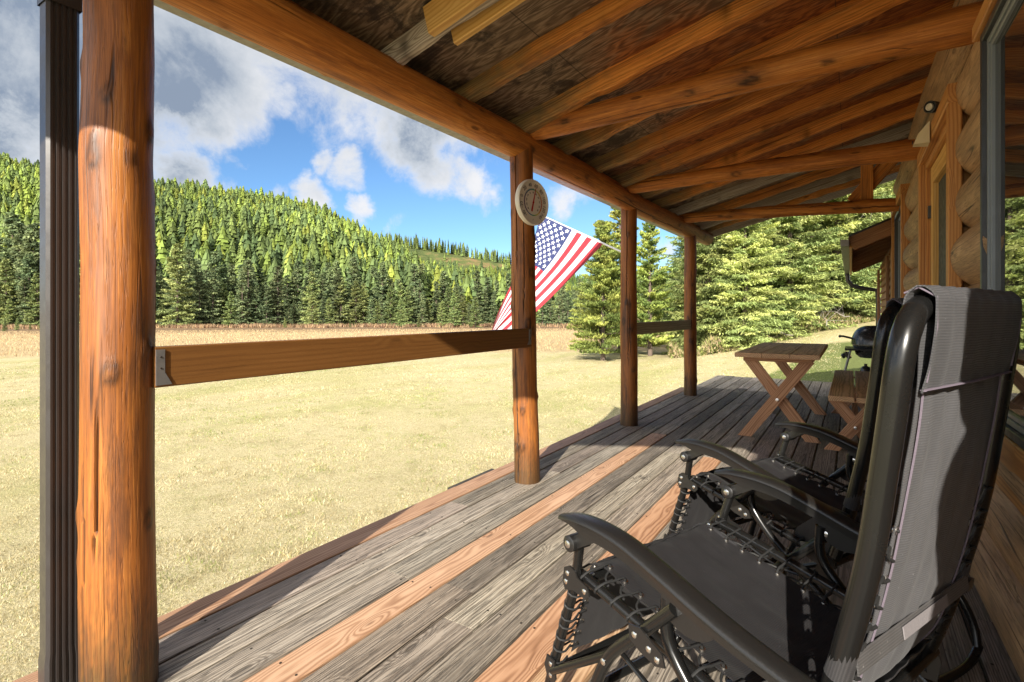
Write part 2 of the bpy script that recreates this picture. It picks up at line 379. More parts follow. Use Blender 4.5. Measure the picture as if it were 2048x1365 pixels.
def fabric():
    m, nt, b = new_mat('woven_sling_fabric')
    wc = attr(nt, 'wc').outputs['Vector']; s = N(nt, 'ShaderNodeSeparateXYZ'); L(nt, wc, s.inputs[0])
    a = M_(nt, 'SINE', M_(nt, 'MULTIPLY', s.outputs[1], 6.283 / .0042)); c = M_(nt, 'SINE', M_(nt, 'MULTIPLY', s.outputs[0], 6.283 / .003))
    wv = M_(nt, 'ADD', M_(nt, 'MULTIPLY', a, .22), M_(nt, 'MULTIPLY', c, .10))
    wv = M_(nt, 'ADD', wv, .5, clamp=True)
    n = NOISE(nt, wc, 14, 5, .6).outputs[0]
    n2 = NOISE(nt, VM(nt, 'MULTIPLY', wc, (1, .25, 1)).outputs[0], 22, 3, .6).outputs[0]
    sp = MR(nt, NOISE(nt, wc, 150, 2).outputs[0], .72, .78)
    g = M_(nt, 'ADD', M_(nt, 'MULTIPLY', wv, .055), M_(nt, 'MULTIPLY', M_(nt, 'ADD', n, n2), .03))
    g = M_(nt, 'ADD', g, M_(nt, 'MULTIPLY', sp, .25))
    cc = N(nt, 'ShaderNodeCombineColor'); L(nt, g, cc.inputs[0]); L(nt, M_(nt, 'MULTIPLY', g, .95), cc.inputs[1]); L(nt, M_(nt, 'MULTIPLY', g, .94), cc.inputs[2])
    L(nt, MIX(nt, 1.0, cc.outputs[0], attr(nt, 'tint').outputs['Color'], 'MULTIPLY'), b.inputs['Base Color'])
    b.inputs['Roughness'].default_value = .55; b.inputs['Sheen Weight'].default_value = .04; b.inputs['Specular IOR Level'].default_value = .3
    bp = N(nt, 'ShaderNodeBump'); bp.inputs['Strength'].default_value = .5; bp.inputs['Distance'].default_value = .001
    L(nt, wv, bp.inputs['Height']); L(nt, bp.outputs[0], b.inputs['Normal'])
    return m
M['fabric'] = fabric()
def plywood():
    m, nt, b = new_mat('stained_plywood')
    tc = N(nt, 'ShaderNodeTexCoord'); p = tc.outputs['Object']
    v = VM(nt, 'MULTIPLY', p, (3.0, .55, .1)).outputs[0]
    n0 = NOISE(nt, VM(nt, 'MULTIPLY', p, (7, 1.5, 1)).outputs[0], 1.0, 4, .45).outputs[0]
    ph = M_(nt, 'MULTIPLY', n0, 95.)
    fine = NOISE(nt, VM(nt, 'MULTIPLY', p, (120, 14, 1)).outputs[0], 1, 3).outputs[0]
    rg = M_(nt, 'ADD', M_(nt, 'MULTIPLY', M_(nt, 'SINE', ph), .24), M_(nt, 'MULTIPLY', fine, .9))
    s = N(nt, 'ShaderNodeSeparateXYZ'); L(nt, p, s.inputs[0])
    colo = RAMP(nt, rg, [(.1, (.50, .17, .038)), (.5, (.27, .080, .018)), (.9, (.11, .032, .010))])
    cold = RAMP(nt, rg, [(.1, (.34, .25, .17)), (.5, (.17, .115, .072)), (.9, (.065, .04, .027))])
    sn = NOISE(nt, VM(nt, 'MULTIPLY', p, (1.6, 1.0, 1)).outputs[0], 1.1, 6, .62, .3).outputs[0]
    # grey, weather-stained plywood at the near end and along the eave, orange further in
    near = M_(nt, 'ADD', MR(nt, s.outputs[0], 1.2, 3.6, .42, 0), MR(nt, s.outputs[1], .9, 1.7, 0, .30))
    near = M_(nt, 'ADD', near, MR(nt, s.outputs[0], 5.6, 7.4, 0, .40))
    f = MR(nt, M_(nt, 'ADD', sn, near), .50, .74)
    col = MIX(nt, f, colo, cold)
    mold = NOISE(nt, p, 2.4, 7, .7, .4).outputs[0]
    mf = MR(nt, M_(nt, 'ADD', mold, MR(nt, s.outputs[1], .6, 1.6, -.05, .09)), .60, .68)
    col = MIX(nt, M_(nt, 'MULTIPLY', mf, .8), col, (.018, .013, .011))
    # seams between sheets, every 1.22 m along the porch
    fx = M_(nt, 'FRACT', M_(nt, 'MULTIPLY', M_(nt, 'ADD', s.outputs[1], 10.3), 1 / 1.22))
    sm = MR(nt, M_(nt, 'ABSOLUTE', M_(nt, 'SUBTRACT', fx, .5)), .0, .004, 1, 0)
    col = MIX(nt, M_(nt, 'MULTIPLY', sm, .8), col, (.02, .015, .01))
    L(nt, col, b.inputs['Base Color']); b.inputs['Roughness'].default_value = .7
    bp = N(nt, 'ShaderNodeBump'); bp.inputs['Strength'].default_value = .3; bp.inputs['Distance'].default_value = .003
    L(nt, rg, bp.inputs['Height']); L(nt, bp.outputs[0], b.inputs['Normal'])
    return m
M['ply'] = plywood()
def leafmat(name, rough=.55, trans=.25):
    m, nt, b = new_mat(name)
    c = attr(nt, 'tint').outputs['Color']; oi = N(nt, 'ShaderNodeObjectInfo')
    hv = N(nt, 'ShaderNodeHueSaturation'); L(nt, c, hv.inputs['Color'])
    L(nt, MR(nt, oi.outputs['Random'], 0, 1, .485, .515, False), hv.inputs['Hue'])
    r2 = M_(nt, 'FRACT', M_(nt, 'MULTIPLY', oi.outputs['Random'], 7.13))
    L(nt, MR(nt, r2, 0, 1, .72, 1.3, False), hv.inputs['Value'])
    L(nt, hv.outputs[0], b.inputs['Base Color']); b.inputs['Roughness'].default_value = rough; b.inputs['Specular IOR Level'].default_value = .12
    if trans:
        tr = N(nt, 'ShaderNodeBsdfTranslucent'); L(nt, hv.outputs[0], tr.inputs['Color'])
        mx = N(nt, 'ShaderNodeMixShader'); mx.inputs[0].default_value = trans
        out = nt.nodes['Material Output']; L(nt, b.outputs[0], mx.inputs[1]); L(nt, tr.outputs[0], mx.inputs[2]); L(nt, mx.outputs[0], out.inputs[0])
    return m
M['needles'] = leafmat('conifer_needles'); M['grassmat'] = leafmat('grass_blades', .6, .3)
M['forest'] = leafmat('forest_foliage', .7, .0)
M['bark'] = plain('bark', (.17, .13, .105), .9, 0, .2, 0, .7, 14, .8)
M['deadwood'] = plain('dead_wood', (.33, .30, .27), .8, 0, .2, 0, .5, 20, .3)
def ground_mat():
    m, nt, b = new_mat('lawn_and_meadow')
    tc = N(nt, 'ShaderNodeTexCoord'); p = tc.outputs['Object']; s = N(nt, 'ShaderNodeSeparateXYZ'); L(nt, p, s.inputs[0])
    sd = M_(nt, 'ADD', M_(nt, 'MULTIPLY', s.outputs[0], 1.18), s.outputs[1])
    wob = NOISE(nt, p, .12, 4, .6).outputs[0]
    sw = M_(nt, 'ADD', sd, M_(nt, 'MULTIPLY', M_(nt, 'SUBTRACT', wob, .5), 10))
    f1 = NOISE(nt, VM(nt, 'MULTIPLY', p, (1, 1, .2)).outputs[0], 38, 6, .75).outputs[0]
    f2 = NOISE(nt, p, 1.1, 6, .7).outputs[0]; f3 = NOISE(nt, VM(nt, 'MULTIPLY', p, (.12, .42, 1)).outputs[0], 1.0, 4, .55).outputs[0]
    f4 = NOISE(nt, p, 7, 5, .7).outputs[0]
    straw = MIX(nt, MR(nt, f1, .35, .65), (.40, .335, .17), (.59, .52, .325))
    green = MIX(nt, MR(nt, f1, .35, .65), (.22, .24, .06), (.38, .37, .12))
    gmix = M_(nt, 'ADD', M_(nt, 'MULTIPLY', MR(nt, f3, .44, .64), .65), M_(nt, 'MULTIPLY', MR(nt, f2, .47, .7), .25))
    gmix = M_(nt, 'ADD', gmix, M_(nt, 'MULTIPLY', MR(nt, f4, .48, .7), .3), clamp=True)
    lawn = MIX(nt, M_(nt, 'MULTIPLY', gmix, .62), straw, green)
    lawn = MIX(nt, M_(nt, 'MULTIPLY', MR(nt, NOISE(nt, p, 2.2, 8, .75).outputs[0], .50, .66), .30), lawn, (.24, .18, .09))
    m1 = NOISE(nt, VM(nt, 'MULTIPLY', p, (1, 1, .2)).outputs[0], 3.5, 7, .75).outputs[0]
    mead = RAMP(nt, m1, [(.28, (.26, .18, .09)), (.5, (.42, .315, .17)), (.72, (.54, .43, .25))])
    brown = RAMP(nt, m1, [(.3, (.09, .06, .035)), (.55, (.20, .135, .075)), (.75, (.36, .27, .15))])
    far = MIX(nt, MR(nt, M_(nt, 'ADD', sw, M_(nt, 'MULTIPLY', m1, 30)), 108, 135), mead, brown)
    col = MIX(nt, MR(nt, M_(nt, 'ADD', sw, M_(nt, 'MULTIPLY', f2, 5)), 46, 51), lawn, far)
    # forest floor under the near spruces
    fl = M_(nt, 'ADD', M_(nt, 'MULTIPLY', s.outputs[0], 1.0), M_(nt, 'MULTIPLY', s.outputs[1], 1.25))
    ed = MR(nt, M_(nt, 'ADD', fl, M_(nt, 'MULTIPLY', M_(nt, 'SUBTRACT', f2, .5), 3)), 33.5, 36.5)
    ed = M_(nt, 'MULTIPLY', ed, MR(nt, s.outputs[1], 8.5, 7, 0, 1))
    floor = RAMP(nt, m1, [(.3, (.10, .065, .04)), (.55, (.26, .19, .12)), (.75, (.40, .33, .22))])
    col = MIX(nt, ed, col, floor)
    green_shade = M_(nt, 'MULTIPLY', MR(nt, s.outputs[0], 23.5, 24.5, 1, 0), MR(nt, M_(nt, 'ADD', M_(nt, 'MULTIPLY', s.outputs[0], .22), s.outputs[1]), 6.1, 5.9, 0, 1))  # greener grass, with the house shadow painted into its dark colour
    green_shade = M_(nt, 'MULTIPLY', green_shade, MR(nt, s.outputs[0], 9.3, 9.7))
    col = MIX(nt, M_(nt, 'MULTIPLY', green_shade, .9), col, MIX(nt, MR(nt, f1, .35, .65), (.06, .09, .02), (.15, .19, .05)))
    L(nt, col, b.inputs['Base Color']); b.inputs['Roughness'].default_value = .9; b.inputs['Specular IOR Level'].default_value = .15
    bp = N(nt, 'ShaderNodeBump'); bp.inputs['Strength'].default_value = .9; bp.inputs['Distance'].default_value = .05
    L(nt, M_(nt, 'ADD', f1, f4), bp.inputs['Height']); L(nt, bp.outputs[0], b.inputs['Normal'])
    return m
M['ground'] = ground_mat()
def hill_mat(name, bare):
    m, nt, b = new_mat(name)
    tc = N(nt, 'ShaderNodeTexCoord'); n = NOISE(nt, tc.outputs['Object'], .05, 8, .7).outputs[0]
    c = RAMP(nt, n, [(.3, (.045, .06, .022)), (.5, (.09, .11, .035)), (.7, bare)])
    L(nt, c, b.inputs['Base Color']); b.inputs['Roughness'].default_value = .95; b.inputs['Specular IOR Level'].default_value = .1
    return m
M['hill'] = hill_mat('hillside_ground', (.14, .13, .06)); M['hill2'] = hill_mat('bare_hillside_ground', (.26, .15, .08))

# ------------------------------------------------------------------ terrain
def ss(a, b, x):
    t = np.clip((np.asarray(x, float) - a) / (b - a), 0, 1); return t * t * (3 - 2 * t)
def zg(x, y):
    x = np.asarray(x, float); y = np.asarray(y, float); r = np.hypot(x, y)
    z = np.interp(r, [0, 8, 22, 35, 60, 100, 200, 3000], [-1.13, -1.13, -1.12, -1.15, -1.25, -1.5, -2.2, -6])
    z = z + 2.0 * ss(9, 36, x) * ss(9, -2, y) + 2.5 * ss(36, 90, x) * ss(22, -8, y)
    return z + .05 * np.sin(x * .35) * np.cos(y * .28) * np.clip(r / 20, 0, 1)
def build_ground():
    rad = np.concatenate([np.linspace(0, 12, 25)[1:], np.geomspace(12.6, 3500, 90)]); na = 180
    a = np.arange(na) * 2 * np.pi / na
    V = [(0, 0, float(zg(0, 0)))]; F = []
    for r in rad:
        x, y = r * np.cos(a), r * np.sin(a); z = zg(x, y); V += list(zip(x, y, z))
    for j in range(na): F.append((0, 1 + j, 1 + (j + 1) % na))
    for i in range(len(rad) - 1):
        for j in range(na):
            q = (j + 1) % na; b0 = 1 + i * na; b1 = b0 + na; F.append((b0 + j, b1 + j, b1 + q, b0 + q))
    struct(MB().add(V, F).obj('ground', M['ground'], angle=180))
build_ground()
def hill(name, tab, d0, d1, treeh, mat, back=1.7, shape=1.0, nu=90, nd=46):
    """real terrain: a slope rising from d0 to a ridge at d1 whose crest follows a measured profile, and falling away behind"""
    us = np.array([t[0] for t in tab], float); vs = np.array([t[1] for t in tab], float)
    def hz(tu, d):
        k = (625 - np.interp(tu * 1060 + 1024, us, vs)) / 1060
        zr = EYE + k * d1 - treeh; t = np.clip((d - d0) / (d1 - d0), 0, 1)
        up = t ** shape * (1 - .12 * t) / .88
        f = np.where(d < d1, up, 1 - ss(d1, d1 * back, d))
        x = d * (FW[0] + tu * RT[0]); y = d * (FW[1] + tu * RT[1])
        n = 2.5 * np.sin(x * .043 + 1.3) * np.cos(y * .037) + 1.6 * np.sin(x * .09 + y * .07)
        return -2.6 + (zr + 2.6) * f + n * np.clip(t * 3, 0, 1) * np.clip(f, 0, 1)
    TU = np.linspace((us[0] - 1024) / 1060, (us[-1] - 1024) / 1060, nu); D = np.linspace(d0 * .97, d1 * back, nd)
    V = []
    for d in D:
        z = hz(TU, np.full(nu, d)); x = d * (FW[0] + TU * RT[0]); y = d * (FW[1] + TU * RT[1]); V += list(zip(x, y, z))
    F = [(i * nu + j, i * nu + j + 1, (i + 1) * nu + j + 1, (i + 1) * nu + j) for i in range(nd - 1) for j in range(nu - 1)]
    struct(MB().add(V, F).obj(name, mat, angle=180))
    return hz
T1 = [(-900, 420), (-500, 350), (-200, 325), (0, 318), (95, 340), (300, 372), (450, 383), (560, 398), (640, 422), (720, 466), (800, 503), (860, 543), (930, 580), (1000, 612), (1100, 634), (1250, 640)]
T2 = [(500, 520), (600, 482), (700, 472), (740, 470), (830, 474), (900, 490), (960, 502), (1020, 510), (1090, 533), (1150, 560), (1250, 590), (1400, 618)]
T3 = [(850, 600), (1000, 560), (1090, 543), (1130, 541), (1200, 552), (1290, 548), (1340, 545), (1400, 548), (1500, 570), (1700, 590), (2000, 600)]
H1 = hill('hill_terrain', T1, 106, 330, 9, M['hill'], shape=1.0)
H2 = hill('far_hill_terrain', T2, 360, 600, 9, M['hill2'], shape=.9)
H3 = hill('distant_hill_terrain', T3, 650, 1000, 10, M['hill'], shape=.9)

def vnoise(x, y, sc, seed=0):
    r = np.random.RandomState(seed).uniform(0, 1, (64, 64)); x = x * sc; y = y * sc; i = np.floor(x).astype(int); j = np.floor(y).astype(int); a = x - i; b = y - j; a = a * a * (3 - 2 * a); b = b * b * (3 - 2 * b)
    g = lambda p, q: r[p % 64, q % 64]
    return (g(i, j) * (1 - a) + g(i + 1, j) * a) * (1 - b) + (g(i, j + 1) * (1 - a) + g(i + 1, j + 1) * a) * b
# ------------------------------------------------------------------ forests on the hills (uncountable: one object per wood)
GREENS = np.array([(.045, .070, .026), (.058, .085, .028), (.072, .102, .030), (.088, .120, .032)])
LARCH = np.array([(.125, .168, .030), (.110, .155, .032), (.145, .175, .032), (.098, .142, .030)])
def forest(name, hz, n, tu0, tu1, d0, d1, hmin, hmax, larch, label, layers=7, spikes=7, keep=None, seed=1, slim=.25):
    rs = np.random.RandomState(seed)
    tu = rs.uniform(tu0, tu1, n * 3); d = np.sqrt(rs.uniform(d0 ** 2, d1 ** 2, n * 3))
    if keep is not None:
        k = keep(tu, d, rs); tu, d = tu[k], d[k]
    tu, d = tu[:n], d[:n]; n = len(tu)
    x = d * (FW[0] + tu * RT[0]); y = d * (FW[1] + tu * RT[1]); z = hz(tu, d) - .3
    pl = larch(tu, d) + 1.1 * (vnoise(x, y, .028, 11) * .6 + vnoise(x, y, .08, 12) * .4 - .5)
    patch = .62 + .75 * vnoise(x, y, .022, 13)
    isl = rs.uniform(0, 1, n) < pl
    hgt = rs.uniform(hmin, hmax, n) * rs.uniform(.75, 1.1, n)
    base = np.where(isl[:, None], LARCH[rs.randint(0, 4, n)], GREENS[rs.randint(0, 4, n)] * 1.25) * (rs.uniform(.75, 1.25, n) * patch)[:, None]
    rad = hgt * slim * rs.uniform(.8, 1.2, n)
    V = []; C = []
    for l in range(layers):
        t0 = l / layers
        for s_ in range(spikes):
            a = (s_ + .5 * (l % 2) + rs.uniform(-.3, .3, n)) * 2 * np.pi / spikes; da = np.pi / spikes * 1.25
            rr = rad * (1 - t0) ** .85 * rs.uniform(.65, 1.15, n) + hgt * .012
            zt = z + hgt * min(1, t0 + 1.75 / layers + .04); zb = z + hgt * (.06 + t0 * .94) + rs.uniform(-.04, .03, n) * hgt
            zt = np.minimum(zt, z + hgt)
            A = np.stack([x, y, zt], 1)
            B = np.stack([x + rr * np.cos(a - da), y + rr * np.sin(a - da), zb], 1)
            D_ = np.stack([x + rr * np.cos(a + da), y + rr * np.sin(a + da), zb], 1)
            V.append(np.stack([A, B, D_], 1))
            cc = base * rs.uniform(.7, 1.3, n)[:, None]; C.append(np.repeat(cc[:, None], 3, 1))
    V = np.concatenate(V).reshape(-1, 3); C = np.concatenate(C).reshape(-1, 3)
    F = np.arange(len(V)).reshape(-1, 3)
    o = bpy.data.objects.new(name, fast_mesh(name, V, F, C, M['forest'])); COL.objects.link(o)
    tag(o, label, 'forest', kind='stuff'); return o
forest('hillside_forest', H1, 11500, -1.25, .12, 112, 352, 4.5, 13.5, lambda t, d: np.interp(d, [110, 150, 190, 330], [.10, .35, .50, .42]),
       'dense wood of dark firs and yellow-green larches covering the near hill', seed=3, layers=11, spikes=8)
forest('far_hillside_forest', H2, 3600, -.5, .22, 370, 612, 7, 10, lambda t, d: .40 + 0 * d, 'pale green wood on the second hill behind the meadow', 5, 6,
       keep=lambda t, d, r: (d < 592 - 95 * ss(-.28, -.02, -t) * ss(-.30, -.24, t)) | (r.uniform(0, 1, len(d)) < .05), seed=4)
forest('ridge_trees', H2, 210, -.30, .03, 585, 603, 12, 17, lambda t, d: 0 * d, 'row of thin dark trees standing along the bare ridge of the second hill', 6, 5, seed=5, slim=.10)
forest('distant_forest', H3, 3200, -.05, .50, 660, 1010, 9, 13, lambda t, d: .25 + 0 * d, 'dark wood on the most distant hill seen between the porch posts', 4, 5, seed=6)

# ------------------------------------------------------------------ conifers
def conifer(seed, H, Rr, nb, nt_, leaf, wid, cols, droop=.5, lift=.12, pine=False, bare=.04, leaflets=3, gap=0., tw=.34):
    rs = np.random.RandomState(seed); V = []; C = []; cols = np.array(cols)
    bran = []
    for i in range(nb):
        t = (i + rs.uniform(0, 1)) / nb; h = H * (bare + (1 - bare) * t ** 1.05)
        prof = (1 - t) ** (.72 if not pine else .6) * (1 if t > .12 else .75 + 2 * t)
        Lb = Rr * prof * rs.uniform(.62, 1.15) + .06 * H * (1 - t) * .3 + .10
        if rs.uniform() < gap: Lb *= .45
        a = rs.uniform(0, 2 * np.pi); o = np.array([math.cos(a), math.sin(a), 0]); sdv = np.array([-math.sin(a), math.cos(a), 0])
        dr = droop * rs.uniform(.6, 1.3) * (1 - .8 * t)
        tt = np.linspace(.12, 1, nt_); px_ = lambda q: (o[None] * (Lb * q)[:, None] + np.array([0, 0, 1.])[None] * (h + Lb * (lift * q * 3 * (.4 + t) - dr * q ** 1.5 + .35 * dr * q ** 4))[:, None])
        pts = px_(tt); bran.append((h, o, Lb, px_(np.linspace(0, 1, 4))))
        base = cols[rs.randint(len(cols))] * rs.uniform(.8, 1.2)
        for sg in (-1, 1, 0):
            q = tt + rs.uniform(-.03, .03, nt_); P0 = px_(np.clip(q, 0, 1))
            ln = tw * Lb * (1.05 - q) * rs.uniform(.6, 1.2, nt_) + leaf * 1.3
            if sg == 0: ln = ln * .6
            ang = rs.uniform(.6, 1.1, nt_) * (sg if sg else .0)
            dv = o[None] * np.cos(ang)[:, None] + sdv[None] * np.sin(ang)[:, None]
            dv = dv + np.array([0, 0, 1.])[None] * (rs.uniform(-.45, .10, nt_) if not pine else rs.uniform(.0, .9, nt_))[:, None]
            if sg == 0: dv = dv + np.array([0, 0, -1.])[None] * rs.uniform(.1, .8, nt_)[:, None] * (1 if not pine else -1)
            dv /= np.linalg.norm(dv, axis=1)[:, None]
            for k in range(leaflets):
                f = (k + .5) / leaflets; Q = P0 + dv * (ln * f)[:, None]
                rd = rs.normal(0, 1, (nt_, 3)); e = dv * (1.0 if not pine else .55) + rd * (.42 if not pine else .75); e /= np.linalg.norm(e, axis=1)[:, None]
                sv = np.cross(e, rs.normal(0, 1, (nt_, 3)) * .5 + np.array([0, 0, 1.])); sv /= np.linalg.norm(sv, axis=1)[:, None] + 1e-9
                ll = (leaf * rs.uniform(.7, 1.4, nt_) + ln * .5 / leaflets)[:, None]; ww = wid * rs.uniform(.6, 1.3, nt_)[:, None]
                A = Q - e * ll * .35 + sv * ww * .3; B = Q + sv * ww; D_ = Q + e * ll * .65; E_ = Q - sv * ww
                V.append(np.stack([A, B, D_, E_], 1).reshape(-1, 3))
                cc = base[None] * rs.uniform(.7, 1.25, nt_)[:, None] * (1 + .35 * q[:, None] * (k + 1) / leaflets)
                C.append(np.repeat(cc[:, None], 4, 1).reshape(-1, 3))
    V = np.concatenate(V); C = np.concatenate(C); F = np.arange(len(V)).reshape(-1, 4)
    crown = fast_mesh('crown', V, F, C, M['needles'], 4)
    tb = MB(); zz = np.linspace(-.4, H * .97, 9); rr = (H * .013 + .03) * (1 - zz.clip(0) / H) + .008
    wob = rs.normal(0, .012 * H / 9, (9, 2)).cumsum(0); wob -= wob[0]
    tb.tube([(wob[i, 0] * .3, wob[i, 1] * .3, zz[i]) for i in range(9)], rr, 9, bump=.06, seed=seed)
    for (h, o, Lb, pp) in bran[::max(1, nb // 90)]:
        tb.tube(pp * np.array([1, 1, 1]), [H * .0022 + .006, H * .0016 + .004, .005, .002], 4, False, seed=seed)
    return crown, tb.mesh('trunk', M['bark'])
def place_tree(proto, name, x, y, sc, label, cat='tree', group=None, rz=None, dz=0., scz=1.):
    t = thing(name, label, cat, (x, y, float(zg(x, y)) + dz), random.uniform(0, 6.28) if rz is None else rz, group)
    t.scale = (sc, sc, sc * scz)
    for nm, me in (('trunk', proto[1]), ('crown', proto[0])):
        o = bpy.data.objects.new(nm, me); COL.objects.link(o); o.parent = t
    return t
def at(u, d): 
    tu = (u - 1024) / 1060.; return d * (FW[0] + tu * RT[0]), d * (FW[1] + tu * RT[1])
SPR = [(.052, .080, .036), (.066, .092, .040), (.044, .072, .036), (.080, .100, .042)]
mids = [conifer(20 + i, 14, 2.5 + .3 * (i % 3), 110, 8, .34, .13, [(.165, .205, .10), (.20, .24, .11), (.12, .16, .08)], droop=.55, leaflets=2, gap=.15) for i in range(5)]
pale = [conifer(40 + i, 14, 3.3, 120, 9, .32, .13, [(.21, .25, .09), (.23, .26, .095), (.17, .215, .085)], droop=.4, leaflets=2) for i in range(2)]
G_TL = 'spruces of the treeline at the foot of the hill'
LB_TL = 'dark green spruce in the dense treeline at the foot of the hill'
rs_ = random.Random(5)
for row, (dd, nn) in enumerate(((98, 66), (104, 60), (111, 52))):
    for i in range(nn):
        u = -60 + (i + rs_.uniform(.1, .9)) * 1250 / nn
        hs = np.interp(u, [-60, 100, 340, 500, 700, 1000, 1200], [22, 19, 14, 11.5, 12, 11, 9]) * rs_.uniform(.62, 1.18)
        if row == 0: hs *= rs_.choice((.42, .6, .85, 1.0))
        d = dd * rs_.uniform(.98, 1.02) + max(0, (u - 500)) * .02
        x, y = at(u, d); place_tree(pale[rs_.randrange(2)] if row == 0 and rs_.random() < .4 else mids[rs_.randrange(5)], 'spruce_tree', x, y, hs / 14, LB_TL, 'tree', G_TL)
lone = [(755, 92, 4.6, 'small pale spruce standing in front of the treeline, leftmost of the free-standing ones'), (802, 88, 4.8, 'small conical spruce alone at the meadow edge just right of the leftmost free-standing one'),
        (884, 88, 4.4, 'slim small spruce standing alone midway along the meadow edge'), (908, 87, 5.6, 'left tree of the tight pair of yellow-green spruces at the meadow edge'),
        (926, 88, 5.3, 'right tree of the tight pair of yellow-green spruces at the meadow edge'), (951, 87, 5.0, 'bluish free-standing spruce left of the lower tip of the flag'),
        (355, 92, 14.5, 'tall grey-green spruce rising in front of the treeline beside the first post'), (625, 93, 6.2, 'mid-sized spruce standing forward of the treeline above the rail'),
        (658, 95, 5.2, 'shorter spruce just right of the mid-sized one forward of the treeline'), (10, 70, 1.6, 'tiny round spruce sapling at the far left meadow edge')]
for i, (u, d, h, lb) in enumerate(lone):
    x, y = at(u, d); place_tree(pale[i % 2], 'spruce_tree', x, y, h / 14, lb, 'tree')
G_SAP = 'spruce saplings at the meadow edge'
for u in (35, 60, 82, 570, 700, 775, 784, 838, 1010):
    x, y = at(u, rs_.uniform(72, 84) if u < 100 else 89); place_tree(pale[1], 'spruce_sapling', x, y, rs_.uniform(.9, 1.9) / 14, 'tiny spruce sapling in dry grass at the foot of the treeline', 'tree', G_SAP)
# treeline seen between second and last post
for u, d, h in ((1085, 95, 6.5), (1100, 96, 6.0), (1118, 95, 7), (1136, 97, 6.6), (1152, 96, 7), (1175, 99, 7.5), (1345, 70, 8), (1355, 74, 10), (1235, 80, 8), (1290, 75, 9), (1325, 72, 7)):
    x, y = at(u, d); place_tree(mids[rs_.randrange(5)], 'spruce_tree', x, y, h / 14, 'dark spruce far beyond the lawn, between the second and the last porch post', 'tree', 'spruces seen between the porch posts')
# near pines
PN = [(.30, .34, .085), (.24, .29, .08), (.36, .38, .10), (.16, .21, .06)]
pine_a = conifer(61, 7.0, 1.75, 230, 15, .12, .024, PN, droop=.12, lift=.10, pine=True, bare=.05, leaflets=6, tw=.36)
pine_b = conifer(62, 7.0, 1.45, 150, 14, .12, .026, PN, droop=.10, lift=.14, pine=True, bare=.06, leaflets=6, tw=.36, gap=.2)
x, y = at(1206, 25.); place_tree(pine_a, 'pine_tree', x, y, .93, 'bushy yellow-green young pine on the lawn behind the flag')
x, y = at(1300, 27.); place_tree(pine_b, 'pine_tree', x, y, .97, 'slimmer yellow-green pine between the third and the last post')
x, y = at(1240, 29); place_tree(pine_b, 'pine_tree', x, y, 1.16, 'taller pine just left of the third post, behind the bushy one', rz=2)
# near spruces on the right
NS = [(.32, .38, .13), (.38, .43, .15), (.20, .26, .09), (.44, .48, .18), (.25, .32, .12)]
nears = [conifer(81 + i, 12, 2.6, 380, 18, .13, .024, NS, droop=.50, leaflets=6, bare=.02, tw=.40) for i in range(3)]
spots = [(1392, 27.5, 8.0, 'spruce with thin grey-green crown just right of the last post'), (1418, 26, 10.5, 'light green spruce whose crown begins behind the beam end'),
         (1450, 26.5, 12.5, 'tall light green spruce above the left half of the picnic table'), (1490, 24.5, 9.5, 'full light green spruce directly behind the picnic table, branches to the ground'),
         (1535, 27, 13.5, 'tall light green spruce reaching the porch roof, above the right half of the picnic table'), (1580, 26, 11.5, 'light green spruce right of the picnic table, left of the two bare trunks'),
         (1625, 28, 14, 'tall spruce with a bare lower trunk, left of the two trunks near the gutter'), (1672, 27.5, 13.5, 'tall spruce with a bare lower trunk right beside the gutter'),
         (1722, 29, 14, 'tall spruce partly hidden by the brown gutter and low roof'), (1770, 31, 14, 'spruce farthest right, hidden mostly by the cabin wall')]
for i, (u, d, h, lb) in enumerate(spots):
    x, y = at(u, d); place_tree(nears[i % 3], 'spruce_tree', x, y, h / 12, lb, dz=(1.4 if 1600 < u < 1690 else -.1))
for i in range(26):
    u = 1415 + i * 21 + rs_.uniform(-9, 9); d = 32 + rs_.uniform(0, 9) + (i % 3) * 3
    x, y = at(u, d); place_tree(nears[rs_.randrange(3)], 'spruce_tree', x, y, rs_.uniform(12, 16) / 12, 'spruce standing in the shaded rows behind the front spruces right of the last post', 'tree', 'spruces in the rows behind')
for (x, y, h) in ((40, -6, 15), (44, -12, 15), (37, -12, 14), (52, -4, 16), (30, -9, 14), (34, -16, 14)):
    place_tree(nears[1], 'spruce_tree', x, y, h / 12, 'spruce on the slope behind the cabin, mostly out of sight', 'tree', 'spruces behind the cabin')

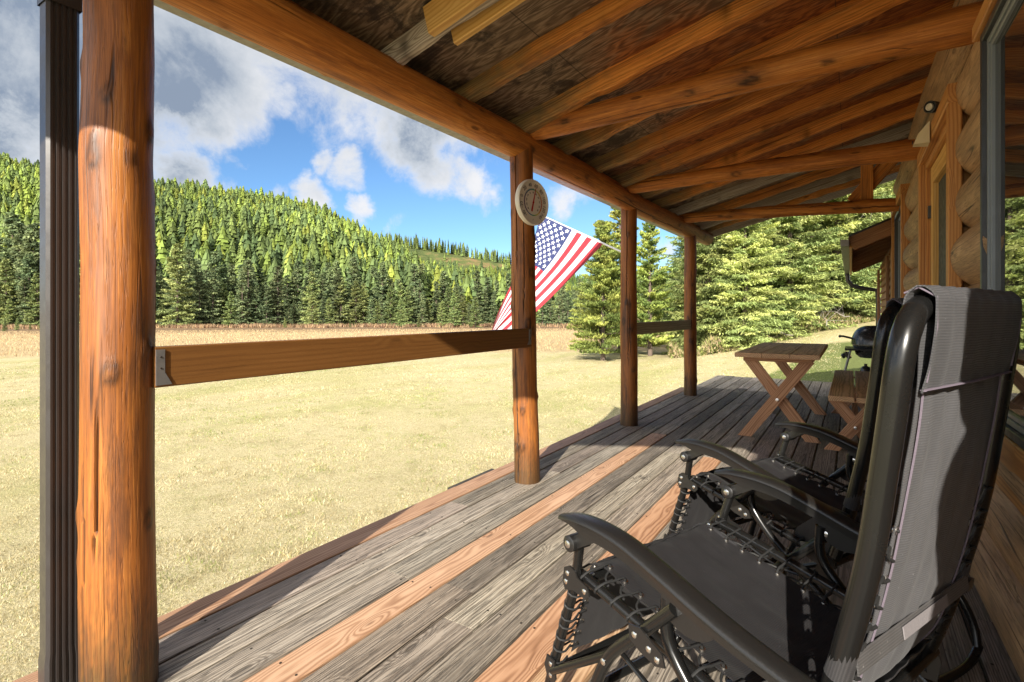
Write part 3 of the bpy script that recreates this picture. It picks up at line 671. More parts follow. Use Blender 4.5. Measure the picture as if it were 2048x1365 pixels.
# ------------------------------------------------------------------ ground cover
def blades(name, pos, hgt, wid, C, label, lean=.6, cat='grass'):
    n = len(pos); rs = RNG; a = rs.uniform(0, 6.283, n); l = rs.uniform(0, lean, n) * hgt; b = rs.uniform(0, 6.283, n)
    w = wid / 2; A = pos + np.stack([np.cos(a) * w, np.sin(a) * w, 0 * a - .01], 1); B = pos - np.stack([np.cos(a) * w, np.sin(a) * w, 0 * a + .01], 1)
    T = pos + np.stack([np.cos(b) * l, np.sin(b) * l, hgt], 1)
    V = np.stack([A, B, T], 1).reshape(-1, 3); CC = np.repeat(C[:, None], 3, 1).reshape(-1, 3)
    o = bpy.data.objects.new(name, fast_mesh(name, V, np.arange(len(V)).reshape(-1, 3), CC, M['grassmat'])); COL.objects.link(o)
    return tag(o, label, cat, kind='stuff')
def lawn_grass():
    n = 460000; d = 2.2 + 32 * RNG.uniform(0, 1, n) ** 1.9; tu = RNG.uniform(-1.15, .62, n)
    x = d * (FW[0] + tu * RT[0]); y = d * (FW[1] + tu * RT[1]); k = ((y > 2.12) | (x > 9.9)) & (y > -.5) & (1.18 * x + y < 45 + 4 * np.sin(x * .6) * np.sin(y * .45)) & ((x + 1.25 * y < 34) | (y > 8)) & (RNG.uniform(0, 1, n) > (d - 14) / 20); x, y, d = x[k], y[k], d[k]; n = len(x)
    p = np.stack([x, y, zg(x, y)], 1)
    straw = np.array([(.55, .475, .285), (.46, .38, .205), (.65, .57, .38), (.36, .28, .14)]); grn = np.array([(.27, .30, .085), (.20, .25, .06)])
    nn = .45 * vnoise(x * .5, y, .35, 1) + .3 * vnoise(x, y, 1.3, 2) + .35 * vnoise(x, y, 4.5, 3); gp = np.clip((nn - .49) * 2.6, 0.02, .75)
    g = RNG.uniform(0, 1, n) < gp
    C = np.where(g[:, None], grn[RNG.integers(0, 2, n)], straw[RNG.integers(0, 4, n)]) * RNG.uniform(.75, 1.15, n)[:, None]
    hv = .35 + 1.3 * vnoise(x, y, 6., 5) * vnoise(x, y, 1.7, 6) * 1.6
    C = C * (.62 + .42 * vnoise(x, y, 7., 7) + .36 * vnoise(x, y, 1.2, 8))[:, None]
    edge = np.exp(-np.clip(y - 2.12, 0, 9) / .25) * (x < 9)
    blades('lawn_grass', p, RNG.uniform(.012, .040, n) * (.8 * hv + .15 * edge), .003 + .0010 * d, C, 'short mown straw-coloured grass of the lawn beside the deck', 1.6)
lawn_grass()
def undergrowth():
    n = 26000; t = RNG.uniform(0, 1, n); u = 1338 + t * 440; d0 = np.interp(u, [1338, 1420, 1560, 1740, 1790], [25.2, 24.3, 25.3, 27.2, 28]); d = d0 + RNG.uniform(-.9, 4, n) ** 1.0
    tu = (u - 1024) / 1060; x = d * (FW[0] + tu * RT[0]); y = d * (FW[1] + tu * RT[1])
    cl = np.clip(.5 + .5 * np.sin(u * .05 + 2 * np.sin(u * .013)), .12, 1)
    h = RNG.uniform(0, .75, n) * cl; p = np.stack([x, y, zg(x, y) + h], 1)
    cs = np.array([(.26, .27, .09), (.36, .30, .15), (.16, .20, .06), (.42, .32, .20)])
    C = cs[RNG.integers(0, 4, n)] * RNG.uniform(.6, 1.2, n)[:, None]
    blades('undergrowth', p, RNG.uniform(.08, .22, n), .06, C, 'low shrubs and dry weeds along the foot of the near spruces', 1.2, 'undergrowth')
    n = 30000; u = RNG.uniform(-100, 1180, n); d = RNG.uniform(86, 98, n); tu = (u - 1024) / 1060; x = d * (FW[0] + tu * RT[0]); y = d * (FW[1] + tu * RT[1])
    cl = (np.sin(x * .5) * np.sin(y * .37 + 1) > -.1); x, y = x[cl], y[cl]; n = len(x)
    cs = np.array([(.22, .13, .08), (.36, .25, .13), (.14, .10, .06), (.40, .30, .17)])
    C = cs[RNG.integers(0, 4, n)] * RNG.uniform(.7, 1.2, n)[:, None]
    blades('meadow_brush', np.stack([x, y, zg(x, y)], 1), RNG.uniform(.15, .8, n), .16, C, 'reddish brown brush and tall dry grass at the foot of the treeline', .5, 'brush')
    n = 60000; x = RNG.uniform(5, 70, n); y = RNG.uniform(12, 95, n); s = 1.18 * x + y; k = (s > 46.5) & (s < 120); x, y = x[k], y[k]; n = len(x)
    cs = np.array([(.42, .31, .17), (.50, .39, .22), (.34, .25, .13)])
    C = cs[RNG.integers(0, 3, n)] * RNG.uniform(.75, 1.15, n)[:, None]
    blades('meadow_grass', np.stack([x, y, zg(x, y)], 1), RNG.uniform(.05, .20, n), .05, C, 'tall tan dry grass of the meadow beyond the mown lawn', .5)
undergrowth()

# ------------------------------------------------------------------ deck
DK = 2.112; BW = .1445
def deck():
    t = thing('wooden_deck', 'weathered grey wooden porch deck with a few new reddish boards', 'deck')
    b = MB(); n = MB(); rs = np.random.RandomState(3)
    greys = lambda: np.array([1, .985, .96]) * rs.uniform(.62, 1.28) * (1 + rs.normal(0, .015, 3))
    def run(bld, k, x0, x1, tint, out=False):
        y = DK - BW * (k + .5); w = BW - .0115
        bld.bar((x0 + .001, y, -.0135), (x1 - .001, y, -.0135 + rs.normal(0, .0008)), (0, rs.normal(0, .008), 1), w, .027, .0028, max(1, int((x1 - x0) / .8)), tint, .0007, rs.uniform(.015, .08), rs.randint(1 << 20))
    new = []
    for k in range(0, 18):
        xs = [-.9]; xe = 8.05
        if k == 0: new.append((k, -.9, 2.62)); new.append((k, 2.62, 7.9)); continue
        if k == 4: new.append((k, -.9, 4.76)); xs = [4.76]
        elif k == 8: new.append((k, -.9, 4.2)); xs = [4.2]
        elif k == 9: new.append((k, -.9, 2.35)); xs = [2.35]
        while xs[-1] < xe:
            nx = xs[-1] + rs.uniform(2.2, 4.2)
            if xe - nx < 1.0: nx = xe + rs.uniform(-.25, .3) * (k % 2)
            run(b, k, xs[-1], min(nx, xe + .3), greys()); xs.append(nx)
            last = min(nx, xe + .3)
        # lighter, rain-bleached boards beyond the roof
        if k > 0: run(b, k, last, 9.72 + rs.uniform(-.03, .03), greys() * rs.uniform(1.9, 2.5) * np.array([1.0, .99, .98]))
    for k in range(1, 18):
        for x in np.arange(-.2, 7.9, .6):
            for dy in (-.045, .045):
                if rs.uniform() < .75: b.lathe((x + rs.normal(0, .006), DK - BW * (k + .5) + dy, .0002), (0, 0, 1), [(.0045, 0), (.004, .0012)], 8, (.12, .11, .10))
    b.obj('weathered_boards', M['deck'], t)
    for i, (k, x0, x1) in enumerate(new):
        m_ = MB(); run(m_, k, x0, x1, np.array([1, 1, 1]) * (.78 if k == 0 else 1.0) * np.array([1, .97, .95] if k == 0 else [1, 1, 1]) * (np.array([.92, .85, .8]) if k == 8 else 1) * (np.array([1, 1.05, 1.0]) if k == 9 else 1))
        m_.obj('replacement_board', M['newdeck'], t)
    s = MB()
    for x in np.arange(-.8, 9.7, .6): s.bar((x, -.35, -.10), (x, 2.0, -.10), (0, 0, 1), .04, .14, tint=(.5, .5, .5))
    s.bar((-.9, 2.06, -.13), (7.9, 2.06, -.13), (0, 0, 1), .035, .20, tint=(.55, .5, .5)); s.bar((9.68, -.3, -.13), (9.68, 1.9, -.13), (0, 0, 1), .035, .20, tint=(.6, .6, .6)); s.bar((7.9, 1.93, -.13), (9.7, 1.93, -.13), (0, 0, 1), .035, .20, tint=(.6, .6, .6)); s.bar((2.6, 2.13, -.02), (3.08, 2.13, -.02), (0, 0, 1), .03, .03, tint=(.3, .3, .3))
    s.obj('joists', M['deck'], t)
    struct(MB().box((-.9, -.36, -.95), (9.6, 2.0, -.90), tint=(1, 1, 1)).obj('soil_under_deck', M['dark']))
deck()

# ------------------------------------------------------------------ porch posts, beam, roof
def post(x, y, r0, r1, ztop, label, seed, lean=0.):
    rs = np.random.RandomState(seed); z = np.linspace(0.0, ztop, 110)
    kz = np.linspace(0, ztop, 8); dx = np.interp(z, kz, rs.normal(0, .0022, 8)); dy = np.interp(z, kz, rs.normal(0, .0022, 8)); dx = dx + lean * np.linspace(0, 1, 110)
    r = np.linspace(r0, r1, 110) * (1 + .012 * np.sin(z * 5 + seed))
    m = MB().tube([(dx[i], dy[i], z[i]) for i in range(110)], r, 88, bump=.004, seed=seed, knots=24, cracks=8)
    # weathering: grey-brown foot, reddish body
    V = m.v[0]; c = m.c[0]; f = np.clip((.34 - V[:, 2]) / .28 + rs.normal(0, .12, len(V)), 0, 1)[:, None]
    m.c[0] = c * (1 - f + f * np.array([.50, .72, 1.1]) * .7)
    o = m.obj('porch_post', M['post']); o.location = (x, y, 0)
    return tag(o, label, 'post', 'log posts along the outer edge of the porch')
post(.685, 1.80, .093, .084, 2.16, 'thick peeled log post nearest the camera, beside the brown downspout', 1)
post(2.975, 1.785, .083, .074, 2.14, 'peeled log post carrying the round thermometer', 2, -.075)
post(4.985, 1.83, .084, .076, 2.14, 'long-cracked log post holding the flag pole, second from the far end', 3)
post(7.215, 1.80, .083, .076, 2.14, 'log post with weathered grey foot at the far end of the deck', 4)
ROOFZ = lambda y: 2.335 + .255 * (1.75 - y)      # underside of the plywood
X0, X1 = -.67, 8.28
def roof():
    t = thing('porch_roof', 'open-raftered wooden porch roof with stained plywood underside', 'roof')
    p = MB(); a, b_ = 1.95, -4.2
    V = [(X0, a, ROOFZ(a)), (X1, a, ROOFZ(a)), (X1, b_, ROOFZ(b_)), (X0, b_, ROOFZ(b_))]
    p.add(V + [(x, y, z + .016) for x, y, z in V], [(0, 1, 2, 3), (7, 6, 5, 4), (0, 4, 5, 1), (1, 5, 6, 2), (2, 6, 7, 3), (3, 7, 4, 0)])
    p.obj('plywood_sheathing', M['ply'], t, smooth=False)
    q = MB(); q.add([(x + (.03 if x > 1 else -.03), y + (.03 if y > 0 else 0), z + .02) for x, y, z in V] + [(x, y, z + .045) for x, y, z in V], [(0, 1, 2, 3), (7, 6, 5, 4), (0, 4, 5, 1), (1, 5, 6, 2), (2, 6, 7, 3), (3, 7, 4, 0)])
    q.obj('roofing', M['gutter'], t, smooth=False)
    rs = np.random.RandomState(12)
    xs = [-.55, .02, .60, 1.15, 1.76, 2.30, 2.86, 3.42, 3.99, 4.56, 5.16, 5.74, 6.32, 6.90, 7.46, 7.92]
    for i, x in enumerate(xs):
        grey = x in (1.76,) or x > 5.6 and i % 2 == 0
        m = MB(); hgt = .105 + rs.uniform(-.01, .012); K = 70; ys = np.linspace(1.86, -.62, K); kk = np.linspace(1.86, -.62, 14)[::-1]
        wob = np.interp(ys, kk, rs.normal(0, .006, 14)); wv = np.interp(ys, kk, rs.uniform(.82, 1.16, 14)); ed = np.interp(ys, np.linspace(-.62, 1.86, 30), rs.normal(0, .05, 30)); ed2 = np.interp(ys, np.linspace(-.62, 1.86, 30), rs.normal(0, .06, 30))
        prof = [(-.5, -1), (.5, -1)]
        V = []; W = []; F = []; n = 10; off = rs.uniform(-9, 9)
        tw = .054 + rs.uniform(-.008, .012)
        for k in range(K):
            zt = ROOFZ(ys[k]) - .0005; hh = hgt * (.5 + .5 * wv[k]) * (1 + ed[k] * .6)
            # rounded pole flattened at the top and bottom
            pts = [(-.46, 0), (-.52, -.25), (-.54, -.6), (-.50, -.93), (-.42, -1.0), (.42, -1.0), (.50, -.93), (.54, -.6), (.52, -.25), (.46, 0)]
            for j, (u, v) in enumerate(pts):
                V.append((x + wob[k] + u * tw * wv[k] * (1 + (ed[k] if u < 0 else ed2[k]) + rs.normal(0, .02)), ys[k], zt + v * hh * (1 + rs.normal(0, .012)))); W.append((ys[k] + off, u * tw + .02, v * hh + .06))
        for k in range(K - 1):
            for j in range(n):
                q_ = (j + 1) % n; F.append((k * n + j, k * n + q_, (k + 1) * n + q_, (k + 1) * n + j))
        F.append(tuple(range(n - 1, -1, -1))); F.append(tuple((K - 1) * n + j for j in range(n)))
        c = np.ones((len(V), 3)) * rs.uniform(.85, 1.15)
        for _ in range(9):
            q_ = ((np.array(V)[:, 1] - rs.uniform(-.5, 1.8)) / rs.uniform(.015, .03)) ** 2 + ((np.array(V)[:, 2] - (ROOFZ(rs.uniform(-.5, 1.8)) - .05)) / .05) ** 2; c = c * (1 - .6 * np.exp(-q_))[:, None]
        
        # greyed outer ends
        yy = np.array(V)[:, 1]; f = np.clip((yy - 1.15) / .5 + rs.normal(0, .15, len(V)), 0, 1)[:, None]
        if not grey: c = c * (1 - f) + f * np.array([.62, 1.05, 2.0]) * .62
        m.add(V, F, W, c); m.obj('rafter', M['grey'] if grey else M['rafter'], t, angle=25)
    sx = 1.76
    for (dx, w, y0, y1, hh) in ((-.066, .042, 1.50, -.55, .125), (.058, .030, 1.47, -.5, .13)):
        z0, z1 = ROOFZ(y0) - .075, ROOFZ(y1) - .075
        MB().bar((sx + dx, y0, z0), (sx + dx, y1, z1), (1, 0, 0), hh, w, .003, 6, wob=.0006).obj('sister_board', M['newlumber'], t)
    # eave log beam on the posts
    xx = np.linspace(X0 - .05, 8.2, 260); rs = np.random.RandomState(5)
    yy = 1.80 + np.interp(xx, np.linspace(-1, 9, 9), rs.normal(0, .006, 9)); zz = 2.182 + np.interp(xx, np.linspace(-1, 9, 9), rs.normal(0, .005, 9))
    m = MB().tube(list(zip(xx, yy, zz)), .095 * (1 + .03 * np.sin(xx * 2.1)), 72, bump=.007, seed=8, knots=46, cracks=26)
    c = m.c[0]; V = m.v[0]; f = np.clip((V[:, 0] - 5.5) / 2.6, 0, 1)[:, None]; m.c[0] = c * (1 - f + f * np.array([.85, 1.15, 1.8]) * .85)
    m.obj('eave_beam', M['beam'], t)
    for (x, z0, z1, r, yb, sd) in ((2.95, 2.285, 2.345, .070, .012, 11), (4.72, 2.275, 2.275, .064, -.010, 12), (6.55, 2.265, 2.19, .062, .012, 13)):
        K = 90; ys = np.linspace(1.80, -.56, K); s_ = np.linspace(0, 1, K)
        z = z0 + (z1 - z0) * s_ + .012 * np.sin(s_ * 3.14)
        r_ = r * np.interp(s_, [0, .06, .3, 1], [.78, .95, 1.0, 1.12]) * (1 + .035 * np.sin(s_ * 17 + sd) + .025 * np.sin(s_ * 31 + sd))
        MB().tube([(x + yb * math.sin(q * 4), ys[i], z[i] - .02) for i, q in enumerate(s_)], r_, 48, bump=.014, seed=sd, knots=15, cracks=7).obj('tie_log', M['beam'], t)
    # strut and brace on the last tie
    MB().bar((6.60, -.14, 2.24), (6.60, -.14, ROOFZ(-.14) - .01), (1, 0, 0), .11, .045).obj('strut', M['rafter'], t)
    MB().bar((6.66, -.02, 2.26), (6.66, -.44, ROOFZ(-.4) - .10), (1, 0, 0), .14, .04).obj('brace', M['rafter'], t)
    MB().bar((X1 + .015, 1.99, ROOFZ(1.99) - .05), (X1 + .015, -4.2, ROOFZ(-4.2) - .05), (1, 0, 0), .13, .022).obj('rake_board', M['grey'], t)
    MB().bar((X0 - .015, 1.99, ROOFZ(1.99) - .05), (X0 - .015, -4.2, ROOFZ(-4.2) - .05), (1, 0, 0), .13, .022).obj('rake_board', M['grey'], t)
    g = MB(); z0 = 2.148
    for (a_, b2, c_, d_) in ((1.93, 1.935, z0, z0 + .11), (1.93, 2.0, z0 - .003, z0), (1.997, 2.001, z0, z0 + .09)): g.box((X0, a_, c_), (X1, b2, d_), .0005)
    g.obj('gutter', M['galv'], t, smooth=False)
roof()
sp = thing('downspout', 'fluted dark brown metal downspout beside the nearest post', 'downspout', (.592, 1.945, 0))
m = MB(); w = .039; dp = .031
prof = [(-w, -dp + .008), (-w + .008, -dp)]
for i in range(4):
    cx = -w + .018 + i * .0145; prof += [(cx - .0045, -dp), (cx - .0025, -dp + .005), (cx + .0025, -dp + .005), (cx + .0045, -dp)]
prof += [(w - .008, -dp), (w, -dp + .008), (w, dp - .008), (w - .008, dp), (-w + .008, dp), (-w, dp - .008)]
zs = [-.30, 0.10, 0.13, 1.0, 2.015]; sc_ = [1.10, 1.08, 1, 1, 1]
V = [(x * s_, y * s_, z) for z, s_ in zip(zs, sc_) for (x, y) in prof]; n = len(prof)
m.add(V, [(i * n + j, i * n + (j + 1) % n, (i + 1) * n + (j + 1) % n, (i + 1) * n + j) for i in range(4) for j in range(n)])
m.obj('pipe', M['gutter'], sp, angle=25)
m = MB(); pr = [(-w * 1.08, -dp * 1.15), (w * 1.08, -dp * 1.15), (w * 1.08, dp * 1.1), (-w * 1.08, dp * 1.1)]
V = [(x, y, z) for z in (1.985, 2.05) for x, y in pr] + [(x * 1.1, y + .10, 2.16) for x, y in pr] + [(x * 1.15, y + .20, 2.26) for x, y in pr]
m.add(V, [(i * 4 + j, i * 4 + (j + 1) % 4, (i + 1) * 4 + (j + 1) % 4, (i + 1) * 4 + j) for i in range(3) for j in range(4)]); m.obj('outlet', M['gutter'], sp, smooth=False)
m = MB()
for z in (2.02, 2.035): m.lathe((-w - .002, -.01, z), (-1, 0, 0), [(.005, 0), (.004, .006)], 8)
m.box((-.030, dp, .30), (.05, dp + .003, .335)); m.obj('bracket', M['gutter'], sp)
def railing(x0, x1, mat, label, l_bracket):
    t = thing('porch_rail', label, 'rail', (x0, 1.735 if x0 < 3 else 1.79, 0), 0)
    MB().bar((0, 0, .938), (x1 - x0, 0, .938), (0, 1, 0), .120, .038, .003, 8, wob=.0006).obj('rail_board', mat, t)
    if l_bracket:
        for s_, xx in ((1, 0), (-1, x1 - x0)):
            a = MB(); hh = .105 if s_ == 1 else .095
            P = [(0, 0), (.024, 0), (.024, -.068), (.044, -hh), (0, -hh)]
            V = [(xx + s_ * px_, y, .990 + z) for y in (-.0235, -.0195) for px_, z in P]
            a.add(V, [(4, 3, 2, 1, 0), (5, 6, 7, 8, 9)] + [(i, (i + 1) % 5, 5 + (i + 1) % 5, 5 + i) for i in range(5)])
            for dz in (-.022, -.055): a.lathe((xx + s_ * .013, -.0235, .990 + dz), (0, -1, 0), [(.003, 0), (.0026, .0015)], 8, tint=(.3, .25, .22))
            a.obj('metal_bracket', M['galv'], t, smooth=False)
railing(.745, 2.905, M['rail'], 'brown stained rail board between the first and second post', True)
railing(5.02, 7.15, M['greyrail'], 'weathered greenish-grey rail board between the third and last post', False)

# ------------------------------------------------------------------ cabin
def cabin():
    c = thing('log_cabin', 'log cabin wall with stained trim, a glazed door and dark framed windows', 'cabin', (0, 0, 0))
    rs = np.random.RandomState(9)
    holes = [(1.30, 2.47, .62, 2.085), (3.12, 4.42, -1, 2.14), (5.86, 7.2, .8, 2.14)]     # x0,x1,z0,z1
    z = .13; rows = []
    while z < 2.1: rows.append(z); z += .245
    w = MB()
    def seg(x0, x1, z, r, sd):
        K = max(3, int((x1 - x0) / .16)); xx = np.linspace(x0, x1, K)
        q = np.random.RandomState(sd); y = -.535 + np.interp(xx, np.linspace(-1, 13, 15), q.normal(0, .008, 15)); zz = z + np.interp(xx, np.linspace(-1, 13, 15), q.normal(0, .008, 15))
        rr = r * (1 + np.interp(xx, np.linspace(-1, 13, 15), q.normal(0, .03, 15)))
        w.tube(list(zip(xx, y, zz)), rr, 32, bump=.010, seed=sd, tint=np.array([1, .97, .93]) * q.uniform(.85, 1.15))
    for i, zz in enumerate(rows):
        r = .143; cuts = [(.05, 7.35)]
        for (a, b_, lo, hi) in holes:
            if lo < zz < hi + .02:
                nc = []
                for (p, q) in cuts:
                    if a > p and b_ < q: nc += [(p, a + .02), (b_ - .02, q)]
                    else: nc.append((p, q))
                cuts = nc
        for (p, q) in cuts: seg(p, q, zz, r, 100 + i)
    seg(.0, 7.5, 2.27, .15, 300); w.v[-1][:, 1] -= .085; 
    w.obj('log_wall', M['log'], c)
    # big squared top logs under the rafters
    for (y_, z_, r_, sd) in ((-.575, 2.53, .17, 77), (-.64, 2.80, .15, 78)):
        MB().tube([(x, y_ + .012 * math.sin(x * 1.3 + sd), z_ + .01 * math.sin(x)) for x in np.linspace(-.0, 7.6, 150)], r_, 64, bump=.012, seed=sd, tint=(1, .93, .82), knots=20, cracks=16).obj('top_plate_log', M['log'], c)
    MB().box((.05, -.74, 2.55), (7.5, -.70, 3.0), tint=(.5, .45, .4)).obj('gable_infill', M['log'], c)
    MB().box((.09, -6.0, -.9), (12.2, -.60, 2.5)).obj('inner_wall', M['dark'], c)
    k_ = MB()
    for i, zz in enumerate(rows[:-1]):
        for (a, b_) in ((.07, 1.29), (2.48, 3.11), (4.44, 5.85), (7.19, 7.3)): k_.box((a, -.60, zz + .10), (b_, -.455, zz + .145), .001, (.75, .7, .62))
    k_.obj('chinking', M['log'], c)
    # log ends at the near corner
    e = MB()
    for i, zz in enumerate(rows): e.tube([(-.46, -.9, zz + .12), (-.46, -.36, zz + .12)], .13, 24, bump=.02, seed=i + 50)
    # ---- big window
    Y = -.395; win = MB(); t = M['trim']
    def ring(x0, x1, z0, z1, wd, y0, y1, name, mat, par, seed=0, sill=True):
        b = MB()
        b.box((x0, y0, z0), (x0 + wd, y1, z1), .002); b.box((x1 - wd, y0, z0), (x1, y1, z1), .002)
        b.box((x0 + wd, y0, z1 - wd), (x1 - wd, y1, z1), .002)
        if sill: b.box((x0 + wd, y0, z0), (x1 - wd, y1, z0 + wd), .002)
        return b.obj(name, mat, par)
    f = ring(1.30, 2.475, .735, 2.075, .026, -.52, -.385, 'window', M['frame'], c)
    ring(1.326, 2.449, .761, 2.049, .018, -.52, -.399, 'inner_frame', M['vinyl'], f)
    ring(1.344, 2.431, .779, 2.031, .014, -.52, -.406, 'sash', M['vinyl'], f)
    MB().box((1.35, -.420, .785), (2.425, -.416, 2.025), .0005).obj('pane', M['glass'], f, smooth=False)
    b = MB(); b.bar((1.2, -.40, 2.105), (2.52, -.40, 2.105), (0, 1, 0), .055, .06); b.bar((2.495, -.415, .60), (2.495, -.415, 2.07), (0, 1, 0), .026, .05); b.obj('window_casing', M['trim'], c)
    MB().bar((1.2, -.415, .64), (2.47, -.415, .64), (0, 1, 0), .175, .055, .004).obj('apron_board', M['trim'], c)
    # ---- door
    d = thing('x', 'x', 'x'); bpy.data.objects.remove(d)
    o = MB(); o.bar((3.155, -.400, .0), (3.155, -.400, 2.06), (0, 1, 0), .075, .05); o.bar((4.385, -.415, .0), (4.385, -.415, 2.06), (0, 1, 0), .075, .08)
    o.bar((3.11, -.413, 2.10), (4.43, -.413, 2.10), (0, 1, 0), .085, .084)
    casing = o.obj('door_casing', M['trim'], c)
    ring(3.195, 4.34, .0, 2.055, .035, -.50, -.405, 'door_jamb', M['trim'], c, sill=False)
    dr = ring(3.232, 4.30, .02, 2.015, .11, -.49, -.43, 'door', M['newlumber'], c)
    MB().box((3.345, -.462, .14), (4.19, -.458, 1.90), .0005).obj('door_screen', M['screen'], dr, smooth=False)
    MB().box((4.28, -.43, 1.70), (4.30, -.415, 1.78), .001).obj('hinge', M['frame'], dr)
    # ---- small far window
    o = MB(); o.bar((5.90, -.412, .72), (5.90, -.412, 2.16), (0, 1, 0), .08, .07); o.bar((7.18, -.412, .72), (7.18, -.412, 2.16), (0, 1, 0), .08, .07); o.bar((5.86, -.41, 2.20), (7.22, -.41, 2.20), (0, 1, 0), .09, .074)
    o.obj('window_casing', M['trim'], c)
    f2 = ring(5.95, 7.13, .76, 2.14, .04, -.50, -.40, 'window', M['frame'], c)
    ring(5.99, 7.09, .80, 2.10, .03, -.50, -.43, 'sash', M['vinyl'], f2)
    MB().box((6.02, -.472, .83), (7.06, -.468, 2.07), .0005).obj('pane', M['glass'], f2, smooth=False)
    # ---- lap siding wall beyond the logs
    s = MB(); z = .0
    while z < 1.95:
        for (a, b_) in ((7.32, 8.15), (9.3, 12.2)):
            V = [(a, -.455, z), (b_, -.455, z), (b_, -.50, z + .14), (a, -.50, z + .14), (a, -.50, z), (b_, -.50, z)]
            s.add(V, [(0, 1, 2, 3), (0, 4, 5, 1), (0, 3, 4), (1, 5, 2)], None, np.array([1, 1, 1]) * rs.uniform(.85, 1.1))
        z += .12
    s.box((7.3, -.56, -.3), (12.2, -.505, 2.1), .001, (.4, .4, .4)); s.obj('lap_siding', M['siding'], c, smooth=False)
    for x in (8.20, 9.25, 12.2): MB().bar((x, -.44, -.3 * (x > 12)), (x, -.44, 1.9), (0, 1, 0), .09, .04).obj('corner_trim', M['siding'], c)
    MB().box((8.25, -.50, .05), (9.2, -.47, 1.85), .001, (.6, .6, .6)).obj('side_door', M['frame'], c)
    # ---- low roof over the far wing
    r = MB(); y0, zr0, y1, zr1 = .02, 1.96, -3.0, 3.25
    V = [(7.25, y0, zr0), (12.6, y0, zr0), (12.6, y1, zr1), (7.25, y1, zr1)]
    r.add(V + [(x, y, z + .03) for x, y, z in V], [(0, 1, 2, 3), (7, 6, 5, 4), (0, 4, 5, 1), (1, 5, 6, 2), (2, 6, 7, 3), (3, 7, 4, 0)], None, (.6, .6, .6))
    ro = r.obj('low_roof', M['gutter'], c, smooth=False)
    sl = (zr1 - zr0) / (y1 - y0); rz = lambda y: zr0 + sl * (y - y0)
    MB().bar((7.24, .0, rz(0) - .085), (7.24, -.7, rz(-.7) - .085), (1, 0, 0), .16, .03).obj('rake_board', M['siding'], ro)
    for x in np.arange(7.7, 12.6, .6): MB().bar((x, -.02, rz(-.02) - .055), (x, -.52, rz(-.52) - .055), (0, 0, 1), .04, .09).obj('rafter_tail', M['siding'], ro)
    MB().bar((7.25, .0, rz(0) - .06), (12.6, .0, rz(0) - .06), (0, 0, 1), .03, .13).obj('fascia', M['trim'], ro)
    g = MB(); g.box((7.15, .02, 1.86), (12.6, .024, 1.96), .0005); g.box((7.15, .10, 1.88), (12.6, .104, 1.955), .0005); g.box((7.15, .02, 1.855), (12.6, .10, 1.86), .0005)
    g.box((7.15, .024, 1.86), (7.153, .10, 1.93), .0005)
    g.obj('gutter', M['galv'], ro, smooth=False)
    MB().tube([(12.3, .06, 1.86), (12.3, .05, 1.72), (12.3, -.02, 1.62), (12.3, -.2, 1.56), (12.3, -.42, 1.52), (12.3, -.44, 1.3), (12.3, -.44, 0)], .04, 12).obj('downpipe', M['gutter'], ro)
cabin()
s = thing('flood_light', 'small round black and white outdoor camera light on the top log above the door', 'light', (3.70, -.40, 2.22)); s.scale = (.72, .72, .72)
MB().lathe((0, -.04, 0), (0, 1, 0), [(.03, 0), (.03, .03), (.022, .04)], 20).obj('mount', M['frame'], s)
MB().lathe((-.03, .02, 0), (-.75, .65, -.1), [(.03, -.03), (.042, .0), (.045, .055), (.040, .056), (.036, .03)], 24).obj('housing', M['frame'], s)
MB().lathe((-.055, .045, -.003), (-.75, .65, -.1), [(.012, .0), (.026, .010), (.026, .022), (.020, .0225), (.018, .016)], 20).obj('lens_ring', M['whitepl'], s)
s = thing('motion_sensor', 'beige faceted plastic sensor box at the top corner of the door trim', 'sensor', (3.74, -.365, 2.085))
m = MB(); V = [(-.045, 0, -.05), (.045, 0, -.05), (.045, 0, .07), (-.045, 0, .07), (-.03, .07, -.045), (.03, .07, -.045), (.03, .05, .01), (-.03, .05, .01)]
m.add(V, [(3, 2, 1, 0), (4, 5, 6, 7), (0, 1, 5, 4), (1, 2, 6, 5), (2, 3, 7, 6), (3, 0, 4, 7)]); m.obj('case', M['beige'], s, smooth=False)
MB().box((-.012, .071, -.035), (.012, .074, -.02), .0005).obj('sensor_slot', M['ink'], s)

